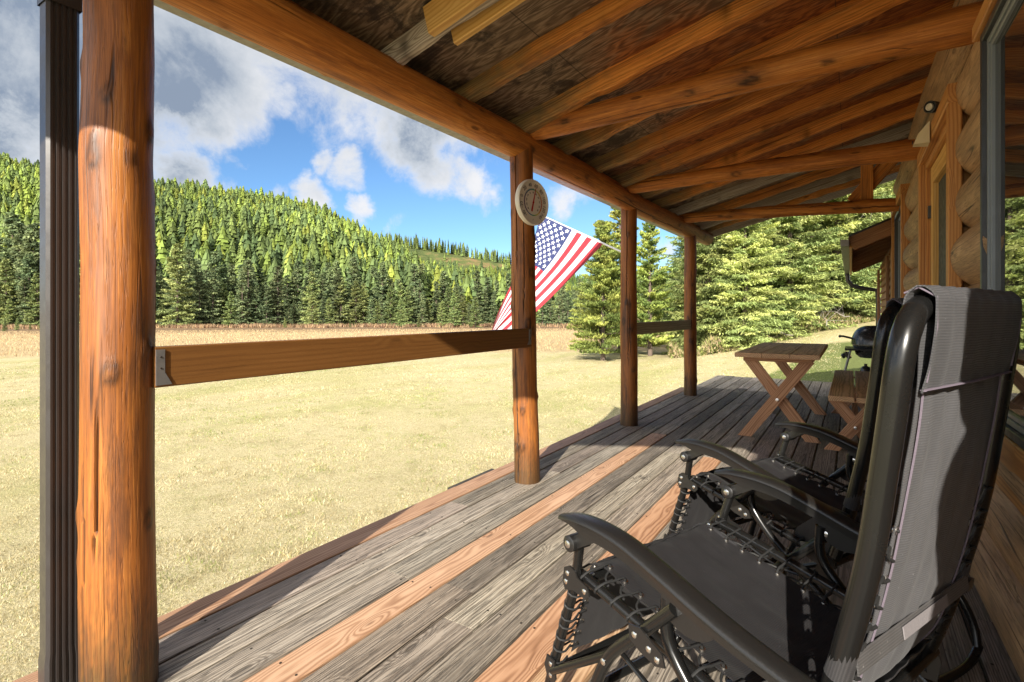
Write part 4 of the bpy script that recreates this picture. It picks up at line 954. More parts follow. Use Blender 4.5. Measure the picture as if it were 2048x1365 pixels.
# ------------------------------------------------------------------ thermometer
def text_mesh(txt, size, mat, parent, loc, rotmat, name='numeral', th=.0004):
    cu = bpy.data.curves.new('t', 'FONT'); cu.body = txt; cu.size = size; cu.align_x = 'CENTER'; cu.align_y = 'CENTER'; cu.extrude = th
    o = bpy.data.objects.new('t', cu); COL.objects.link(o); bpy.context.view_layer.update()
    me = bpy.data.meshes.new_from_object(o.evaluated_get(bpy.context.evaluated_depsgraph_get())); bpy.data.objects.remove(o)
    me.transform(Matrix.Translation(loc) @ rotmat); me.materials.clear(); me.materials.append(mat)
    a = me.attributes.new('tint', 'FLOAT_COLOR', 'POINT'); a.data.foreach_set('color', np.ones(len(me.vertices) * 4, np.float32))
    return me
def thermometer():
    # local: dial in the XZ plane, facing -Y
    t = thing('dial_thermometer', 'large round white dial thermometer with red needle hung on the second post', 'thermometer', (2.815, 1.655, 1.775)); t.rotation_euler = (0, 0, R(-11))
    n48 = 56
    MB().lathe((0, 0, 0), (0, -1, 0), [(.130, -.020), (.139, -.012), (.142, .0), (.141, .012), (.136, .020), (.131, .019), (.129, .010)], n48).obj('rim', M['whitepl'], t)
    MB().lathe((0, 0, 0), (0, -1, 0), [(.13, .004), (.13, .0095)], n48, tint=(.86, .80, .74)).obj('dial_face', M['whitepl'], t)
    cols = [(-135, (.05, .03, .12)), (-75, (.10, .04, .14)), (-20, (.03, .20, .25)), (5, (.05, .30, .18)), (30, (.55, .55, .05)), (60, (.65, .22, .03)), (100, (.5, .05, .02)), (125, (.55, .15, .02)), (150, (.6, .55, .05)), (175, (.05, .35, .12)), (200, (.03, .15, .35)), (225, (.05, .03, .12))]
    b = MB(); aa = np.arange(-135, 226, 5); V = []; C = []
    for a in aa:
        for r in (.076, .083):
            V.append((math.sin(R(a)) * r, -.0102, math.cos(R(a)) * r)); C.append([np.interp(a, [q[0] for q in cols], [q[1][k] for q in cols]) for k in range(3)])
    m_ = M.setdefault('band', plain('printed_band', (1, 1, 1), .5, noise=.0))
    b.add(V, [(2 * i, 2 * i + 1, 2 * i + 3, 2 * i + 2) for i in range(len(aa) - 1)], None, np.array(C)); b.obj('colour_band', m_, t, smooth=False)
    tk = MB()
    for i in range(0, 91):
        a = R(-135 + i * 3); r0, r1 = (.083, .089 if i % 5 == 0 else .086); d = np.array([math.sin(a), 0, math.cos(a)]); p = np.array([math.cos(a), 0, -math.sin(a)])
        for (q0, q1) in ((r0, r1), (.071, .076) if i % 5 == 0 else (.0735, .076)):
            w_ = .0006; o_ = np.array([0, -.0103, 0]); tk.add([o_ + d * q0 - p * w_, o_ + d * q0 + p * w_, o_ + d * q1 + p * w_, o_ + d * q1 - p * w_], [(0, 1, 2, 3)])
    tk.obj('tick_marks', M['ink'], t, smooth=False)
    base = Matrix.Rotation(R(90), 4, 'X')
    for i, v in enumerate(range(-40, 141, 20)):
        a = -135 + 30 * i; rm = Matrix.Rotation(R(a), 4, 'Y') @ base
        me = text_mesh(str(v), .031, M['ink'], t, Vector((math.sin(R(a)) * .106, -.0105, math.cos(R(a)) * .106)), rm); o = bpy.data.objects.new('numeral', me); COL.objects.link(o); o.parent = t
    for i, v in enumerate(range(-40, 61, 10)):
        a = -135 + 27 * i; rm = Matrix.Rotation(R(a), 4, 'Y') @ base
        me = text_mesh(str(v), .0145, M['ink'], t, Vector((math.sin(R(a)) * .060, -.0105, math.cos(R(a)) * .060)), rm); o = bpy.data.objects.new('small_numeral', me); COL.objects.link(o); o.parent = t
    me = text_mesh('F', .013, M['ink'], t, Vector((0, -.0105, -.108)), base); o = bpy.data.objects.new('unit_letter', me); COL.objects.link(o); o.parent = t
    a = R(15); d = np.array([math.sin(a), 0, math.cos(a)]); p = np.array([math.cos(a), 0, -math.sin(a)]); o_ = np.array([0, -.014, 0])
    tip = o_ + d * .092; tl = o_ - d * .058
    m = MB(); m.add([tl - p * .0065, tl + p * .0065, tip + p * .0012, tip - p * .0012, tl - p * .0065 + (0, .002, 0), tl + p * .0065 + (0, .002, 0), tip + p * .0012 + (0, .002, 0), tip - p * .0012 + (0, .002, 0)],
                    [(0, 1, 2, 3), (7, 6, 5, 4), (0, 4, 5, 1), (1, 5, 6, 2), (2, 6, 7, 3), (3, 7, 4, 0)]); m.lathe((0, -.0105, 0), (0, -1, 0), [(.005, 0), (.005, .006)], 16)
    m.obj('needle', M['red'], t, smooth=False)
    MB().tube([(.045, .015, .118), (.075, .018, .150)], .0015, 6).obj('wire', M['ink'], t)
thermometer()

# ------------------------------------------------------------------ flag
def flag():
    P0 = np.array([5.03, 1.85, 1.665]); dr = np.array([.30, .90, .425]); dr /= np.linalg.norm(dr)
    t = thing('flag', 'American flag hanging from a slanted white pole fixed to the third post', 'flag')
    MB().tube([P0 - dr * .02, P0 + dr * .5, P0 + dr * 1.50], [.011, .011, .010], 12).obj('pole', M['steel'], t)
    MB().lathe(P0 + dr * 1.50, dr, [(.010, 0), (.018, .008), (.020, .02), (.010, .035)], 16).obj('finial', M['steel'], t)
    MB().lathe(P0 - dr * .03, dr, [(.02, 0), (.018, .10), (.013, .11)], 14).obj('pole_bracket', M['galv'], t)
    A0 = P0 + dr * .36; A1 = P0 + dr * 1.42           # hoist: bottom, top
    # fly edge: hangs down and towards the camera
    def pxp(u, v, d):
        tu = (u - 1024) / 1060.; xy = d * (FW + tu * RT); return np.array([xy[0], xy[1], EYE + (625 - v) / 1060 * d])
    B0 = pxp(1004, 686, 5.0); B1 = pxp(982, 672, 5.15)
    nu, nv = 61, 53; V = []; W = []
    for j in range(nv):
        s_ = j / (nv - 1)
        for i in range(nu):
            q = i / (nu - 1)
            a = A0 * (1 - s_) + A1 * s_; e_ = min(1, s_ * (1 + 2.2 * q)); a = A0 * (1 - s_) + A1 * s_; b = B0 * (1 - e_) + B1 * e_
            p = a * (1 - q) + b * q
            p = p + np.array([0, 0, -1]) * .03 * math.sin(math.pi * q) * (1 - s_ * .3)
            nrm = np.array([-.75, -.55, .1])
            p = p + np.array([.8, .55, 0]) * .16 * max(0, s_ - .45) * q
            p = p + nrm * (.055 * math.sin(s_ * 8 + q * 5.5) * q ** .6 + .03 * math.sin(s_ * 19 - q * 7) * q ** .8 + .02 * math.sin(q * 14 + s_ * 3) * s_)
            p = p + np.array([.3, -.5, 0]) * .05 * math.sin(q * 6.0) * s_
            V.append(p); W.append((q, s_, 0))
    F = [(j * nu + i, j * nu + i + 1, (j + 1) * nu + i + 1, (j + 1) * nu + i) for j in range(nv - 1) for i in range(nu - 1)]
    m, nt, b = new_mat('flag_cloth'); wc = attr(nt, 'wc').outputs['Vector']; s = N(nt, 'ShaderNodeSeparateXYZ'); L(nt, wc, s.inputs[0]); X, Yv = s.outputs[0], s.outputs[1]
    st = M_(nt, 'MODULO', M_(nt, 'FLOOR', M_(nt, 'MULTIPLY', Yv, 13.0)), 2.0)      # 0 -> red at the bottom
    red = M_(nt, 'LESS_THAN', st, .5)
    col = MIX(nt, red, (.60, .59, .61), (.36, .010, .022))
    can = M_(nt, 'MULTIPLY', M_(nt, 'LESS_THAN', X, .40), M_(nt, 'GREATER_THAN', Yv, 6 / 13.))
    col = MIX(nt, can, col, (.014, .024, .10))
    L(nt, col, b.inputs['Base Color']); b.inputs['Roughness'].default_value = .7; b.inputs['Sheen Weight'].default_value = .2
    tr = N(nt, 'ShaderNodeBsdfTranslucent'); L(nt, col, tr.inputs['Color']); mx = N(nt, 'ShaderNodeMixShader'); mx.inputs[0].default_value = .15
    L(nt, b.outputs[0], mx.inputs[1]); L(nt, tr.outputs[0], mx.inputs[2]); L(nt, mx.outputs[0], nt.nodes['Material Output'].inputs[0])
    cl = MB().add(V, F, W).obj('cloth', m, t, angle=180)
    Va = np.array(V).reshape(nv, nu, 3)
    def sample(q, s_):
        fi, fj = q * (nu - 1), s_ * (nv - 1); i, j = min(int(fi), nu - 2), min(int(fj), nv - 2); a, b2 = fi - i, fj - j
        return (Va[j, i] * (1 - a) + Va[j, i + 1] * a) * (1 - b2) + (Va[j + 1, i] * (1 - a) + Va[j + 1, i + 1] * a) * b2
    sm = M.setdefault('star', plain('white_star_thread', (.85, .85, .85), .7)); S = MB()
    H_, W_ = .90, 1.5
    for r in range(9):
        for cidx in range(6 if r % 2 == 0 else 5):
            cq = .40 * ((cidx * 2 + (1 if r % 2 == 0 else 2)) / 12.); cs = 1 - (7 / 13.) * ((r + 1) / 10.)
            for sg in (1, -1):
                V2 = []
                for k in range(10):
                    an = R(90 + 36 * k); rr = (.034 if k % 2 == 0 else .0133) * H_
                    q = cq + math.cos(an) * rr / W_; s_ = cs + math.sin(an) * rr / H_
                    p = sample(q, s_); n_ = np.cross(sample(q + .01, s_) - p, sample(q, s_ + .01) - p); n_ /= np.linalg.norm(n_); V2.append(p + n_ * .0025 * sg)
                p = sample(cq, cs); n_ = np.cross(sample(cq + .01, cs) - p, sample(cq, cs + .01) - p); n_ /= np.linalg.norm(n_)
                V2.append(p + n_ * .0028 * sg); S.add(V2, [(k, (k + 1) % 10, 10) for k in range(10)])
    S.obj('stars', sm, t, smooth=False)
flag()

# ------------------------------------------------------------------ picnic table and bench
def xframe(t, x, y0, y1, ztop, wd, th, name='leg', tmat=None):
    for i, (a, b) in enumerate(((y0, y1), (y1, y0))):
        xx = x + (th * .5 + .001) * (1 if i else -1)
        p0 = np.array([xx, a, .0]); p1 = np.array([xx, b * .92 + a * .08, ztop]); ax = (p1 - p0) / np.linalg.norm(p1 - p0)
        # cut square to floor and top
        rs = np.random.RandomState(int(x * 10) + i); off = rs.uniform(-9, 9); ux = wd / 2 / abs(ax[2])
        V = []; W = []
        for z, c in ((0, a), (ztop, b * .92 + a * .08)):
            for dx in (-th / 2, th / 2):
                for dy in (-ux, ux): V.append((xx + dx, c + dy, z)); W.append((z * 1.1 + off, dy + .02, dx + .05))
        MB().add(V, [(0, 1, 3, 2), (4, 6, 7, 5), (0, 4, 5, 1), (2, 3, 7, 6), (0, 2, 6, 4), (1, 5, 7, 3)], W).obj(name, tmat or M['table'], t, smooth=False)
t = thing('picnic_table', 'narrow wooden table with crossed legs at the far end of the deck', 'table', (0, 0, 0))
rsn = np.random.RandomState(4)
for i, (a, b) in enumerate(((.213, .425), (.428, .640), (.643, .855))):
    MB().bar((4.94, (a + b) / 2, .731), (6.80, (a + b) / 2, .731), (0, 0, 1), b - a, .038, .004, 3, tint=np.ones(3) * rsn.uniform(.9, 1.1), wob=.0006).obj('top_board', M['tabletop'], t)
xframe(t, 5.13, .80, .27, .675, .092, .038); xframe(t, 6.58, .80, .27, .675, .092, .038)
for x in (5.055, 6.50): 
    MB().bar((x, .27, .693), (x, .80, .693), (1, 0, 0), .036, .036, .003).obj('cleat', M['table'], t)
MB().bar((5.13, .535, .34), (6.58, .535, .34), (0, 0, 1), .06, .03).obj('stretcher', M['table'], t)
m = MB()
for x in (5.07, 6.52): m.lathe((x + .002, .535, .345), (-1, 0, 0), [(.014, 0), (.014, .003), (.007, .004), (.007, .009)], 16)
m.obj('bolt', M['rivet'], t)
t = thing('bench', 'low wooden bench with crossed legs between table and cabin wall', 'bench', (0, 0, 0))
for i, (a, b) in enumerate(((-.022, .150), (-.205, -.035))):
    MB().bar((4.80, (a + b) / 2, .432), (6.98, (a + b) / 2, .432), (0, 0, 1), b - a, .038, .004, 3, wob=.0006, tint=(1.15, 1.15, 1.1)).obj('seat_board', M['tabletop'], t)
for x in (4.97, 6.80):
    xframe(t, x, .13, -.19, .395, .085, .036); MB().bar((x - .055, -.19, .404), (x - .055, .14, .404), (1, 0, 0), .018, .034, .002).obj('cleat', M['table'], t)
MB().bar((4.97, -.03, .2), (6.8, -.03, .2), (0, 0, 1), .05, .03).obj('stretcher', M['table'], t)
m = MB(); m.lathe((4.905, -.03, .2), (-1, 0, 0), [(.012, 0), (.012, .003), (.006, .004), (.006, .008)], 14); m.obj('bolt', M['rivet'], t)

# ------------------------------------------------------------------ grill
def grill():
    t = thing('gas_grill', 'black portable gas grill on a folding cart behind the bench', 'grill', (8.75, -.27, .0), R(0))
    # local x along porch, y outward; lid dome
    V = []; F = []; nu, nv = 20, 9
    for j in range(nv):
        a = j / (nv - 1) * math.pi / 2
        for i in range(nu):
            b = i / nu * 2 * math.pi; sx = .24 * (abs(math.cos(b)) ** .7) * math.copysign(1, math.cos(b)); sy = .27 * (abs(math.sin(b)) ** .7) * math.copysign(1, math.sin(b))
            V.append((sx * math.cos(a) ** .6, sy * math.cos(a) ** .6, .66 + .26 * math.sin(a)))
    F = [(j * nu + i, j * nu + (i + 1) % nu, (j + 1) * nu + (i + 1) % nu, (j + 1) * nu + i) for j in range(nv - 1) for i in range(nu)]
    MB().add(V, F).obj('lid', M['grill'], t)
    MB().lathe((0, 0, 0), (0, 0, 1), [(.17, .48), (.215, .52), (.25, .645), (.262, .65), (.262, .665), (.24, .665)], 28).obj('fire_box', M['grill'], t)
    hd = MB(); hd.tube([(.1, .25, .735), (.1, .36, .765), (.1, .40, .765)], .010, 8); hd.tube([(-.1, .25, .735), (-.1, .36, .765), (-.1, .40, .765)], .010, 8); hd.tube([(-.12, .40, .765), (.12, .40, .765)], .017, 12); hd.obj('handle', M['plastic'], t)
    MB().box((-.30, -.30, .585), (.30, .34, .61), .005).obj('shelf_rail', M['plastic'], t)
    MB().bar((0, .28, .47), (0, .345, .55), (0, -.7, .6), .42, .05, .01).obj('control_panel', M['grill'], t)
    k = MB(); k.lathe((-.1, .345, .50), (0, .8, -.5), [(.03, 0), (.03, .03), (.022, .035)], 16); k.lathe((.1, .345, .50), (0, .8, -.5), [(.03, 0), (.03, .03), (.022, .035)], 16); k.obj('knob', M['plastic'], t)
    for sx in (-.24, .24):
        l = MB(); l.tube([(sx, .27, .60), (sx, .40, -.0 + .012)], .012, 10); l.obj('leg', M['galv'], t)
        l = MB(); l.tube([(sx, -.20, .60), (sx, -.34, .012)], .012, 10); l.obj('leg', M['galv'], t)
    MB().tube([(-.24, .305, .44), (.24, .305, .44)], .012, 8, tint=(1.3, 1.2, .8)).obj('cross_bar', M['galv'], t)
    MB().lathe((0.02, .10, .06), (0, 0, 1), [(.05, 0), (.07, .03), (.07, .24), (.045, .29), (.02, .30), (.02, .33)], 20).obj('gas_bottle', M['grill'], t)
    m = MB(); m.box((-.24, -.25, .05), (.24, .30, .065), .002); m.obj('lower_shelf', M['plastic'], t)
grill()

# ------------------------------------------------------------------ zero gravity chairs (local: x right, y forward, z up)
def smooth_path(pts, n=24):
    P = np.array(pts, float); K = len(P); seg = np.r_[0, np.cumsum(np.linalg.norm(np.diff(P, axis=0), axis=1))]
    tq = np.linspace(0, seg[-1], n); m = np.gradient(P, seg, axis=0); out = []
    for t_ in tq:
        i = min(max(np.searchsorted(seg, t_) - 1, 0), K - 2); h = seg[i + 1] - seg[i]; s_ = (t_ - seg[i]) / h
        out.append((2 * s_ ** 3 - 3 * s_ ** 2 + 1) * P[i] + (s_ ** 3 - 2 * s_ ** 2 + s_) * h * m[i] + (-2 * s_ ** 3 + 3 * s_ ** 2) * P[i + 1] + (s_ ** 3 - s_ ** 2) * h * m[i + 1])
    return np.array(out)
def rivets(par, pts, side, r=.0062):
    for (x, y, z) in pts: MB().lathe((x, y, z), (side, 0, 0), [(r, 0), (r, .0012), (r * .55, .003)], 14).obj('rivet', M['rivet'], par)
def chair(label, loc, rz, group, lift_back=0):
    t = thing('reclining_chair', label, 'chair', loc, rz, group)
    BK = M['black']; TR = .0135
    # back frame: inverted U with rounded corners
    HW = .255
    side = [(-.530, .36), (-.560, .45), (-.598, .60), (-.628, .74), (-.645, .86), (-.659, .97), (-.667, 1.035)]
    L_ = [(-HW, f, z) for f, z in side]; top = [(-HW + .008, -.670, 1.068), (-HW + .028, -.671, 1.092), (-HW + .058, -.672, 1.108), (-HW + .10, -.673, 1.114), (0, -.674, 1.116), (HW - .10, -.673, 1.114), (HW - .058, -.672, 1.108), (HW - .028, -.671, 1.092), (HW - .008, -.670, 1.068)]
    Rr = [(HW, f, z) for f, z in side[::-1]]
    MB().tube(smooth_path(L_ + top + Rr, 80), .0180, 20).obj('back_frame', BK, t)
    # seat frame with front and rear cross bars
    SW = .272; rail = [(-.02, .478), (-.12, .462), (-.31, .425), (-.45, .395), (-.545, .372)]
    for s_ in (-1, 1): MB().tube(smooth_path([(s_ * SW, f, z) for f, z in rail], 14), .0125, 16).obj('seat_rail', BK, t)
    MB().tube([(-SW, -.545, .372), (SW, -.545, .372)], .0115, 14).obj('cross_bar', BK, t)
    MB().tube([(-SW, -.02, .455), (SW, -.02, .455)], .0115, 14).obj('cross_bar', BK, t)
    # leg rest frame: U hanging from the seat front
    lr = [(-.012, .470), (.018, .385), (.052, .285), (.085, .185), (.105, .12), (.112, .085)]
    path = [(-SW, f, z) for f, z in lr] + [(-SW + .03, .118, .055), (-SW + .09, .12, .05), (0, .12, .05), (SW - .09, .12, .05), (SW - .03, .118, .055)] + [(SW, f, z) for f, z in lr[::-1]]
    MB().tube(smooth_path(path, 70), .0125, 16).obj('leg_rest_frame', BK, t)
    MB().tube([(-SW + .01, .062, .205), (SW - .01, .062, .205)], .0115, 14).obj('cross_bar', BK, t)
    # sling: one strip swept down the back, over the seat and down the leg rest
    def strip(path, hw, name, sag=0., n=60, nx=33, th=.0022, trim=None, hwf=None):
        fc = (1.28, 1.34, 1.42) if name in ('back_sling', 'head_sleeve') else (.35, .35, .37); fc0 = (.22, .22, .24)  # darker seat tint has shade painted in; the paler back is dusty
        P = smooth_path([(0, f, z) for f, z in path], n); T = np.gradient(P, axis=0); T /= np.linalg.norm(T, axis=1)[:, None]
        Nn = np.stack([0 * T[:, 0], -T[:, 2], T[:, 1]], 1)
        arc = np.r_[0, np.cumsum(np.linalg.norm(np.diff(P, axis=0), axis=1))]; V = []; W = []; C = []
        for sd in (0, 1):
            for i in range(n):
                h = hw if hwf is None else hwf(arc[i] / arc[-1])
                for j in range(nx):
                    q = -1 + 2 * j / (nx - 1); s2 = sag * (1 - q * q) * math.sin(math.pi * min(1, max(0, arc[i] / arc[-1]))) ** .5 if sag else 0
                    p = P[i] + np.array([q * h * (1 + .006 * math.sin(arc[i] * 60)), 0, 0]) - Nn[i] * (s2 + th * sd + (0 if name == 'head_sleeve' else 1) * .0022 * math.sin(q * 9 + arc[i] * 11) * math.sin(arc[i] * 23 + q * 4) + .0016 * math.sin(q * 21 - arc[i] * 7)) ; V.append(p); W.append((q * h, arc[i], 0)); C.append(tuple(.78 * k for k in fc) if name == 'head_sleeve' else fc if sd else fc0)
        off = n * nx; F = []
        for i in range(n - 1):
            for j in range(nx - 1):
                a = i * nx + j; F.append((a, a + 1, a + nx + 1, a + nx)); F.append((off + a, off + a + nx, off + a + nx + 1, off + a + 1))
        for i in range(n - 1):
            for j in (0, nx - 1): a = i * nx + j; F.append((a, a + nx, off + a + nx, off + a))
        for j in range(nx - 1):
            for i in (0, n - 1): a = i * nx + j; F.append((a, off + a, off + a + 1, a + 1))
        return P, Nn, arc, MB().add(V, F, W, C).obj(name, M['fabric'], t, angle=80)
    backp = [(-.678, 1.09), (-.672, 1.04), (-.662, .93), (-.646, .82), (-.626, .70), (-.598, .575), (-.562, .455), (-.520, .392)]
    seatp = [(-.560, .425), (-.50, .392), (-.40, .402), (-.25, .432), (-.10, .468), (-.03, .484), (.0, .478)]
    legp = [(-.02, .488), (.008, .462), (.030, .395), (.055, .31), (.078, .235), (.085, .215)]
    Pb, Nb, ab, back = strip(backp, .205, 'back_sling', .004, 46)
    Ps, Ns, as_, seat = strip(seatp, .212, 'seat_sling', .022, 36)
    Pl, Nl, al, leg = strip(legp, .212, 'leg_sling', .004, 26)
    # head sleeve wrapped over the top bar
    sl = [(-.657, .985), (-.655, 1.06), (-.657, 1.10), (-.663, 1.128), (-.677, 1.138), (-.692, 1.126), (-.694, 1.10), (-.688, 1.04), (-.676, .985)]
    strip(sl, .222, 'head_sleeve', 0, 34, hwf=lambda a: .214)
    # pale stitching
    st = MB()
    for s_ in (-1, 1):
        pth = [(s_ * .190, Pb[i][1] - .0055, Pb[i][2]) for i in range(6, 46)]; st.tube(pth, .0017, 6)
        st.tube([(s_ * .210, f, z) for f, z in [(-.683, 1.0), (-.695, 1.08), (-.695, 1.122), (-.674, 1.136), (-.656, 1.128)]], .0016, 6)
    st.tube([(-.212, -.680, .988), (0, -.681, .986), (.212, -.680, .988)], .0045, 8, flat=.4)
    for s_ in (-1, 1): pass
    st.obj('stitching', M['thread'], t)
    # lacing: grommets + bungee loops
    gr = MB(); rs = np.random.RandomState(2)
    def lace(P, Nn, i0, i1, cnt, hw, railf, sgs=(-1, 1)):
        for s_ in sgs:
            co = MB()
            idx = np.linspace(i0, i1, cnt); prev = None
            for k, ii in enumerate(idx):
                i = int(round(ii)); p = P[i].copy(); p[0] = s_ * (hw - .012); nn = Nn[i]
                MB().lathe(p + nn * .0005, nn, [(.0065, -.004), (.0068, .0), (.0062, .0016), (.0036, .0014), (.0034, -.002)], 12).obj('grommet', M['grom'], t)
                rp = np.array(railf(s_, p)); mid = (p + rp) / 2
                tdir = P[min(i + 1, len(P) - 1)] - P[max(i - 1, 0)]; tdir /= np.linalg.norm(tdir)
                a = p + nn * .006; o_ = np.array([s_ * .0155, 0, 0])
                loop = [p - nn * .006, p + nn * .005 + tdir * .002, mid + nn * .012 + tdir * .004, rp + nn * .0150 + tdir * .006, rp + o_ + tdir * .011, rp - nn * .0150 + tdir * .014, mid - nn * .010 + tdir * .016]
                co.tube(smooth_path(loop, 14), .0027, 6)
                if prev is not None: co.tube(smooth_path([prev, (prev + (p - nn * .006)) / 2 + np.array([s_ * .012, 0, 0]), p - nn * .006], 7), .0027, 6)
                prev = mid - nn * .010 + tdir * .016
            co.obj('bungee_lacing', M['cord'], t)
    railz = lambda s_, p: (s_ * SW, p[1], float(np.interp(-p[1], [-r_[0] for r_ in rail], [r_[1] for r_ in rail])))
    legf = lambda s_, p: (s_ * SW, float(np.interp(-p[2], [-q[1] for q in lr], [q[0] for q in lr])), p[2])
    bkf = lambda s_, p: (s_ * HW, float(np.interp(p[2], [q[1] for q in side], [q[0] for q in side])), p[2])
    lace(Ps, Ns, 7, 32, 9, .212, railz); lace(Pl, Nl, 3, 23, 8, .212, legf); lace(Pb, Nb, 20, 41, 9, .205, bkf)
    # back strap with grey stitched middle, fabric ties
    MB().bar((-HW, -.612, .575), (HW, -.607, .550), (0, -1, .15), .030, .003, .001, 3).obj('strap', M['fabric'], t)
    MB().bar((-.09, -.6145, .567), (.12, -.6125, .557), (0, -1, .15), .020, .002, .001, 3).obj('strap_stitching', M['webbing'], t)
    for s_ in (-1, 1): MB().tube([(s_ * HW, -.585, .545), (s_ * HW, -.594, .58), (s_ * HW, -.598, .60)], [.0195, .018, .0175], 16, tint=(.5, .5, .52)).obj('tie_loop', M['fabric'], t)
    # rear seat corner gussets
    for s_ in (-1, 1):
        g = MB(); V = [(s_ * .262, -.50, .50), (s_ * .262, -.43, .435), (s_ * .262, -.42, .402), (s_ * .258, -.54, .385), (s_ * .205, -.535, .475), (s_ * .205, -.44, .42)]
        g.add(V + [(x - s_ * .004, y, z) for x, y, z in V], [(0, 1, 5, 4), (1, 2, 5), (0, 3, 2, 1), (6, 10, 11, 7), (7, 11, 8), (6, 7, 8, 9)]); g.c[0] *= .5; g.obj('corner_gusset', M['fabric'], t, angle=30)
    # per side: arm rest, supports, legs, plates
    armc = [(.004, .616), (-.035, .628), (-.09, .634), (-.19, .629), (-.29, .604), (-.39, .574), (-.47, .554), (-.545, .540), (-.60, .533)]
    for s_ in (-1, 1):
        ax = s_ * .305
        P = smooth_path([(ax, f, z) for f, z in armc], 34); T = np.gradient(P, axis=0); T /= np.linalg.norm(T, axis=1)[:, None]; up = np.cross(np.array([1., 0, 0]), T); up *= np.sign(up[:, 2:3]); V = []; W = []
        ns = 14
        for i in range(34):
            q = i / 33.; w2 = .026 * np.interp(q, [0, .03, .12, .6, 1], [.62, .82, 1, 1, .88]); th = np.interp(q, [0, .05, .16, .4, 1], [.006, .014, .036, .032, .020])
            sec = [(-w2 * .80, 0.002), (-w2 * .4, .0035), (0, .004), (w2 * .4, .0035), (w2 * .80, .002), (w2 * .96, -.002), (w2, -.0065), (w2 * .93, -.0085), (w2 * .86, -.011), (w2 * .80, -th), (-w2 * .80, -th), (-w2 * .86, -.011), (-w2 * .93, -.0085), (-w2, -.0065)]
            sec = sec + [(-w2 * .96, -.002)]; ns = len(sec)
            for (a, b) in sec:
                V.append(P[i] + np.array([a, 0, 0]) + up[i] * max(b, -th)); W.append((q, a, b))
        F = [(i * ns + j, i * ns + (j + 1) % ns, (i + 1) * ns + (j + 1) % ns, (i + 1) * ns + j) for i in range(33) for j in range(ns)] + [tuple(range(ns - 1, -1, -1)), tuple(33 * ns + j for j in range(ns))]
        MB().add(V, F, W).obj('arm_rest', M['plastic'], t, angle=40)
        MB().tube([(ax, f, z - .026) for f, z in armc[3:8]], .008, 10).obj('arm_tube', BK, t)
        # knuckle under the arm tip
        k = MB(); k.lathe((ax - .030, -.048, .572), (1, 0, 0), [(.014, 0), (.0185, .003), (.0185, .057), (.014, .060)], 22)
        k.add(*(lambda q: (q, [(0, 1, 2, 3), (7, 6, 5, 4), (0, 4, 5, 1), (1, 5, 6, 2), (2, 6, 7, 3), (3, 7, 4, 0)]))([(ax + dx, f, z) for dx in (-.017, .017) for f, z in ((-.05, .588), (-.05, .556), (-.125, .600), (-.10, .615))]))
        k.obj('arm_knuckle', M['plastic'], t)
        rv = t; rivets(rv, [(ax - .030, -.048, .572)], -1, .0085); rivets(rv, [(ax + .030, -.048, .572)], 1, .0085)
        MB().tube([(s_ * .298, -.048, .566), (s_ * .290, -.030, .500), (s_ * .286, -.024, .462)], .0115, 14).obj('arm_support', BK, t)
        # flat plate joining seat rail, support and leg rest
        def plate(pts, x0, x1, name):
            V = [(x, f, z) for x in (x0, x1) for f, z in pts]; n = len(pts)
            MB().add(V, [tuple(range(n)), tuple(range(2 * n - 1, n - 1, -1))] + [(i, n + i, n + (i + 1) % n, (i + 1) % n) for i in range(n)]).obj(name, M['plastic'], t, smooth=False)
        plate([(.008, .458), (.002, .492), (-.016, .502), (-.036, .496), (-.044, .484), (-.078, .476), (-.084, .458), (-.072, .446), (-.03, .450), (.000, .440)], s_ * .299, s_ * .303, 'front_plate')
        rivets(rv, [(s_ * .303, -.010, .482), (s_ * .303, -.004, .460), (s_ * .303, -.068, .463)], s_); rivets(rv, [(s_ * .299, -.010, .482), (s_ * .299, -.068, .463)], -s_)
        # half disc under the arm with pivot
        hd = [(-.375 + .062 * math.cos(a), .556 + -.050 * math.sin(a) * 1.0) for a in np.linspace(0, math.pi, 14)]
        hd = [(f + .02, z + (.0 if i not in (0, 13) else .012)) for i, (f, z) in enumerate(hd)]
        plate(hd, ax - .006, ax + .006, 'arm_pivot'); rivets(rv, [(ax + s_ * .006, -.312, .535), ], s_, .0075); rivets(rv, [(ax - s_ * .006, -.312, .535)], -s_, .0075)
        # front leg: from arm pivot down and forward to the floor
        LX = s_ * .316
        fl = smooth_path([(LX, -.330, .548), (LX, -.245, .460), (LX, -.160, .368), (LX, -.125, .300), (LX, -.085, .170), (LX, -.030, .060), (LX, .01, .020)], 26)
        MB().tube(fl, .0125, 16).obj('front_leg', BK, t)
        # brace from lower pivot to leg rest
        MB().tube([(s_ * .290, -.150, .362), (s_ * .290, .062, .205)], .0095, 12).obj('link_bar', BK, t)
        plate([(.085, .235), (.095, .205), (.082, .178), (.062, .172), (.050, .190), (.056, .232)], s_ * .286, s_ * .290, 'leg_plate')
        rivets(rv, [(s_ * .290, .070, .218), (s_ * .290, .070, .190)], s_)
        # rear leg: from the plate back and down
        plate([(-.232, .480), (-.262, .486), (-.292, .472), (-.315, .462), (-.322, .440), (-.300, .432), (-.262, .440), (-.236, .452)], s_ * .331, s_ * .335, 'rear_plate')
        rivets(rv, [(s_ * .335, -.248, .466), (s_ * .335, -.284, .456), (s_ * .335, -.304, .446)], s_); rivets(rv, [(s_ * .331, -.248, .466), (s_ * .331, -.284, .456), (s_ * .331, -.304, .446)], -s_)
        RX = s_ * .300
        rl = smooth_path([(RX, -.300, .552), (RX, -.300, .475), (RX, -.345, .415), (RX, -.44, .34), (RX, -.56, .25), (RX, -.645, .16), (RX, -.682, .07), (RX - s_ * .01, -.690, .030)], 28)
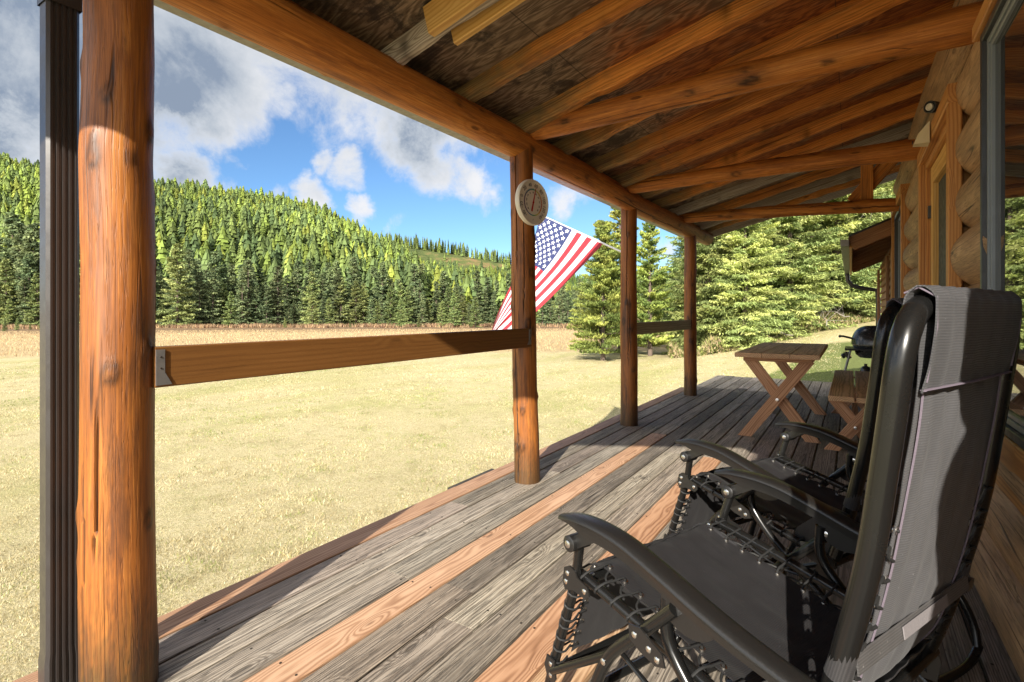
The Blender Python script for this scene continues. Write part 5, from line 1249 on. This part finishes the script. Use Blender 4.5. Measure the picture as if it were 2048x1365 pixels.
        MB().tube(rl, .0122, 16).obj('rear_leg', BK, t)
        plate([(-.500, .345), (-.520, .372), (-.548, .372), (-.556, .345), (-.548, .300), (-.520, .296)], s_ * .282, s_ * .286, 'back_plate'); rivets(rv, [(s_ * .286, -.530, .352), (s_ * .286, -.530, .315)], s_)
        MB().tube(smooth_path([(s_ * .284, -.155, .372), (s_ * .284, -.20, .355), (s_ * .284, -.40, .30), (s_ * .284, -.53, .315)], 14), .0055, 8).obj('lock_rod', BK, t)
        MB().tube([(s_ * .268, -.53, .36), (s_ * .268, -.40, .22), (s_ * .268, -.20, .10), (s_ * .268, -.06, .022)], .0105, 12).obj('inner_brace', BK, t)
        rivets(rv, [(LX + s_ * .0125, -.155, .360)], s_, .007)
    a = .30
    MB().tube(smooth_path([(-a, -.690, .030), (-a + .03, -.692, .016), (0, -.692, .014), (a - .03, -.692, .016), (a, -.690, .030)], 30), .0125, 14).obj('rear_foot', BK, t)
    a = .316
    MB().tube(smooth_path([(-a, .005, .024), (-a + .04, .022, .014), (0, .026, .014), (a - .04, .022, .014), (a, .005, .024)], 30), .0125, 14).obj('front_foot', BK, t)
    return t
G_CH = 'black folding recliners on the porch'
c1 = chair('black zero gravity recliner nearest the camera, its sunlit sling back facing us', (1.412, .458, 0), R(67.25 - 90), G_CH)
c2 = copy_tree(c1); c2['label'] = 'second black zero gravity recliner, standing beyond the nearer one towards the table'
c2.location = (2.285, .406, 0); c2.rotation_euler = (0, 0, R(63 - 90))
# a few bare fallen branches at the forest edge
def dead_branch(u, d, ln, az, label, zz=0.):
    x, y = at(u, d); rs = np.random.RandomState(int(u)); m = MB(); o = np.array([0, 0, .15 + zz]); dr = np.array([math.cos(az), math.sin(az), .35])
    main = [o + dr * ln * q + rs.normal(0, .04, 3) for q in np.linspace(0, 1, 7)]; m.tube(main, np.linspace(.020, .005, 7), 7)
    for k in range(12):
        b = main[1 + k % 5]; dd = dr * .6 + rs.normal(0, .6, 3); m.tube([b, b + dd * .28 * ln, b + dd * .5 * ln + rs.normal(0, .07, 3)], [.008, .005, .002], 5)
    ob = m.obj('dead_branch', M['deadwood']); ob.location = (x, y, float(zg(x, y))); tag(ob, label, 'branch')
dead_branch(1655, 24.6, 2.2, .3, 'bare pale fallen branch in front of the two bare spruce trunks', .2)
dead_branch(1585, 24.0, 1.2, 2.0, 'small bleached stump branch at the forest edge left of the bare trunks')
dead_branch(1700, 25, 1.8, 1.2, 'bare pale branch under the gutter at the forest edge', .3)
dead_branch(1765, 22, 1.3, 2.6, 'dead bare twigs poking out above the low roof', 5.0)
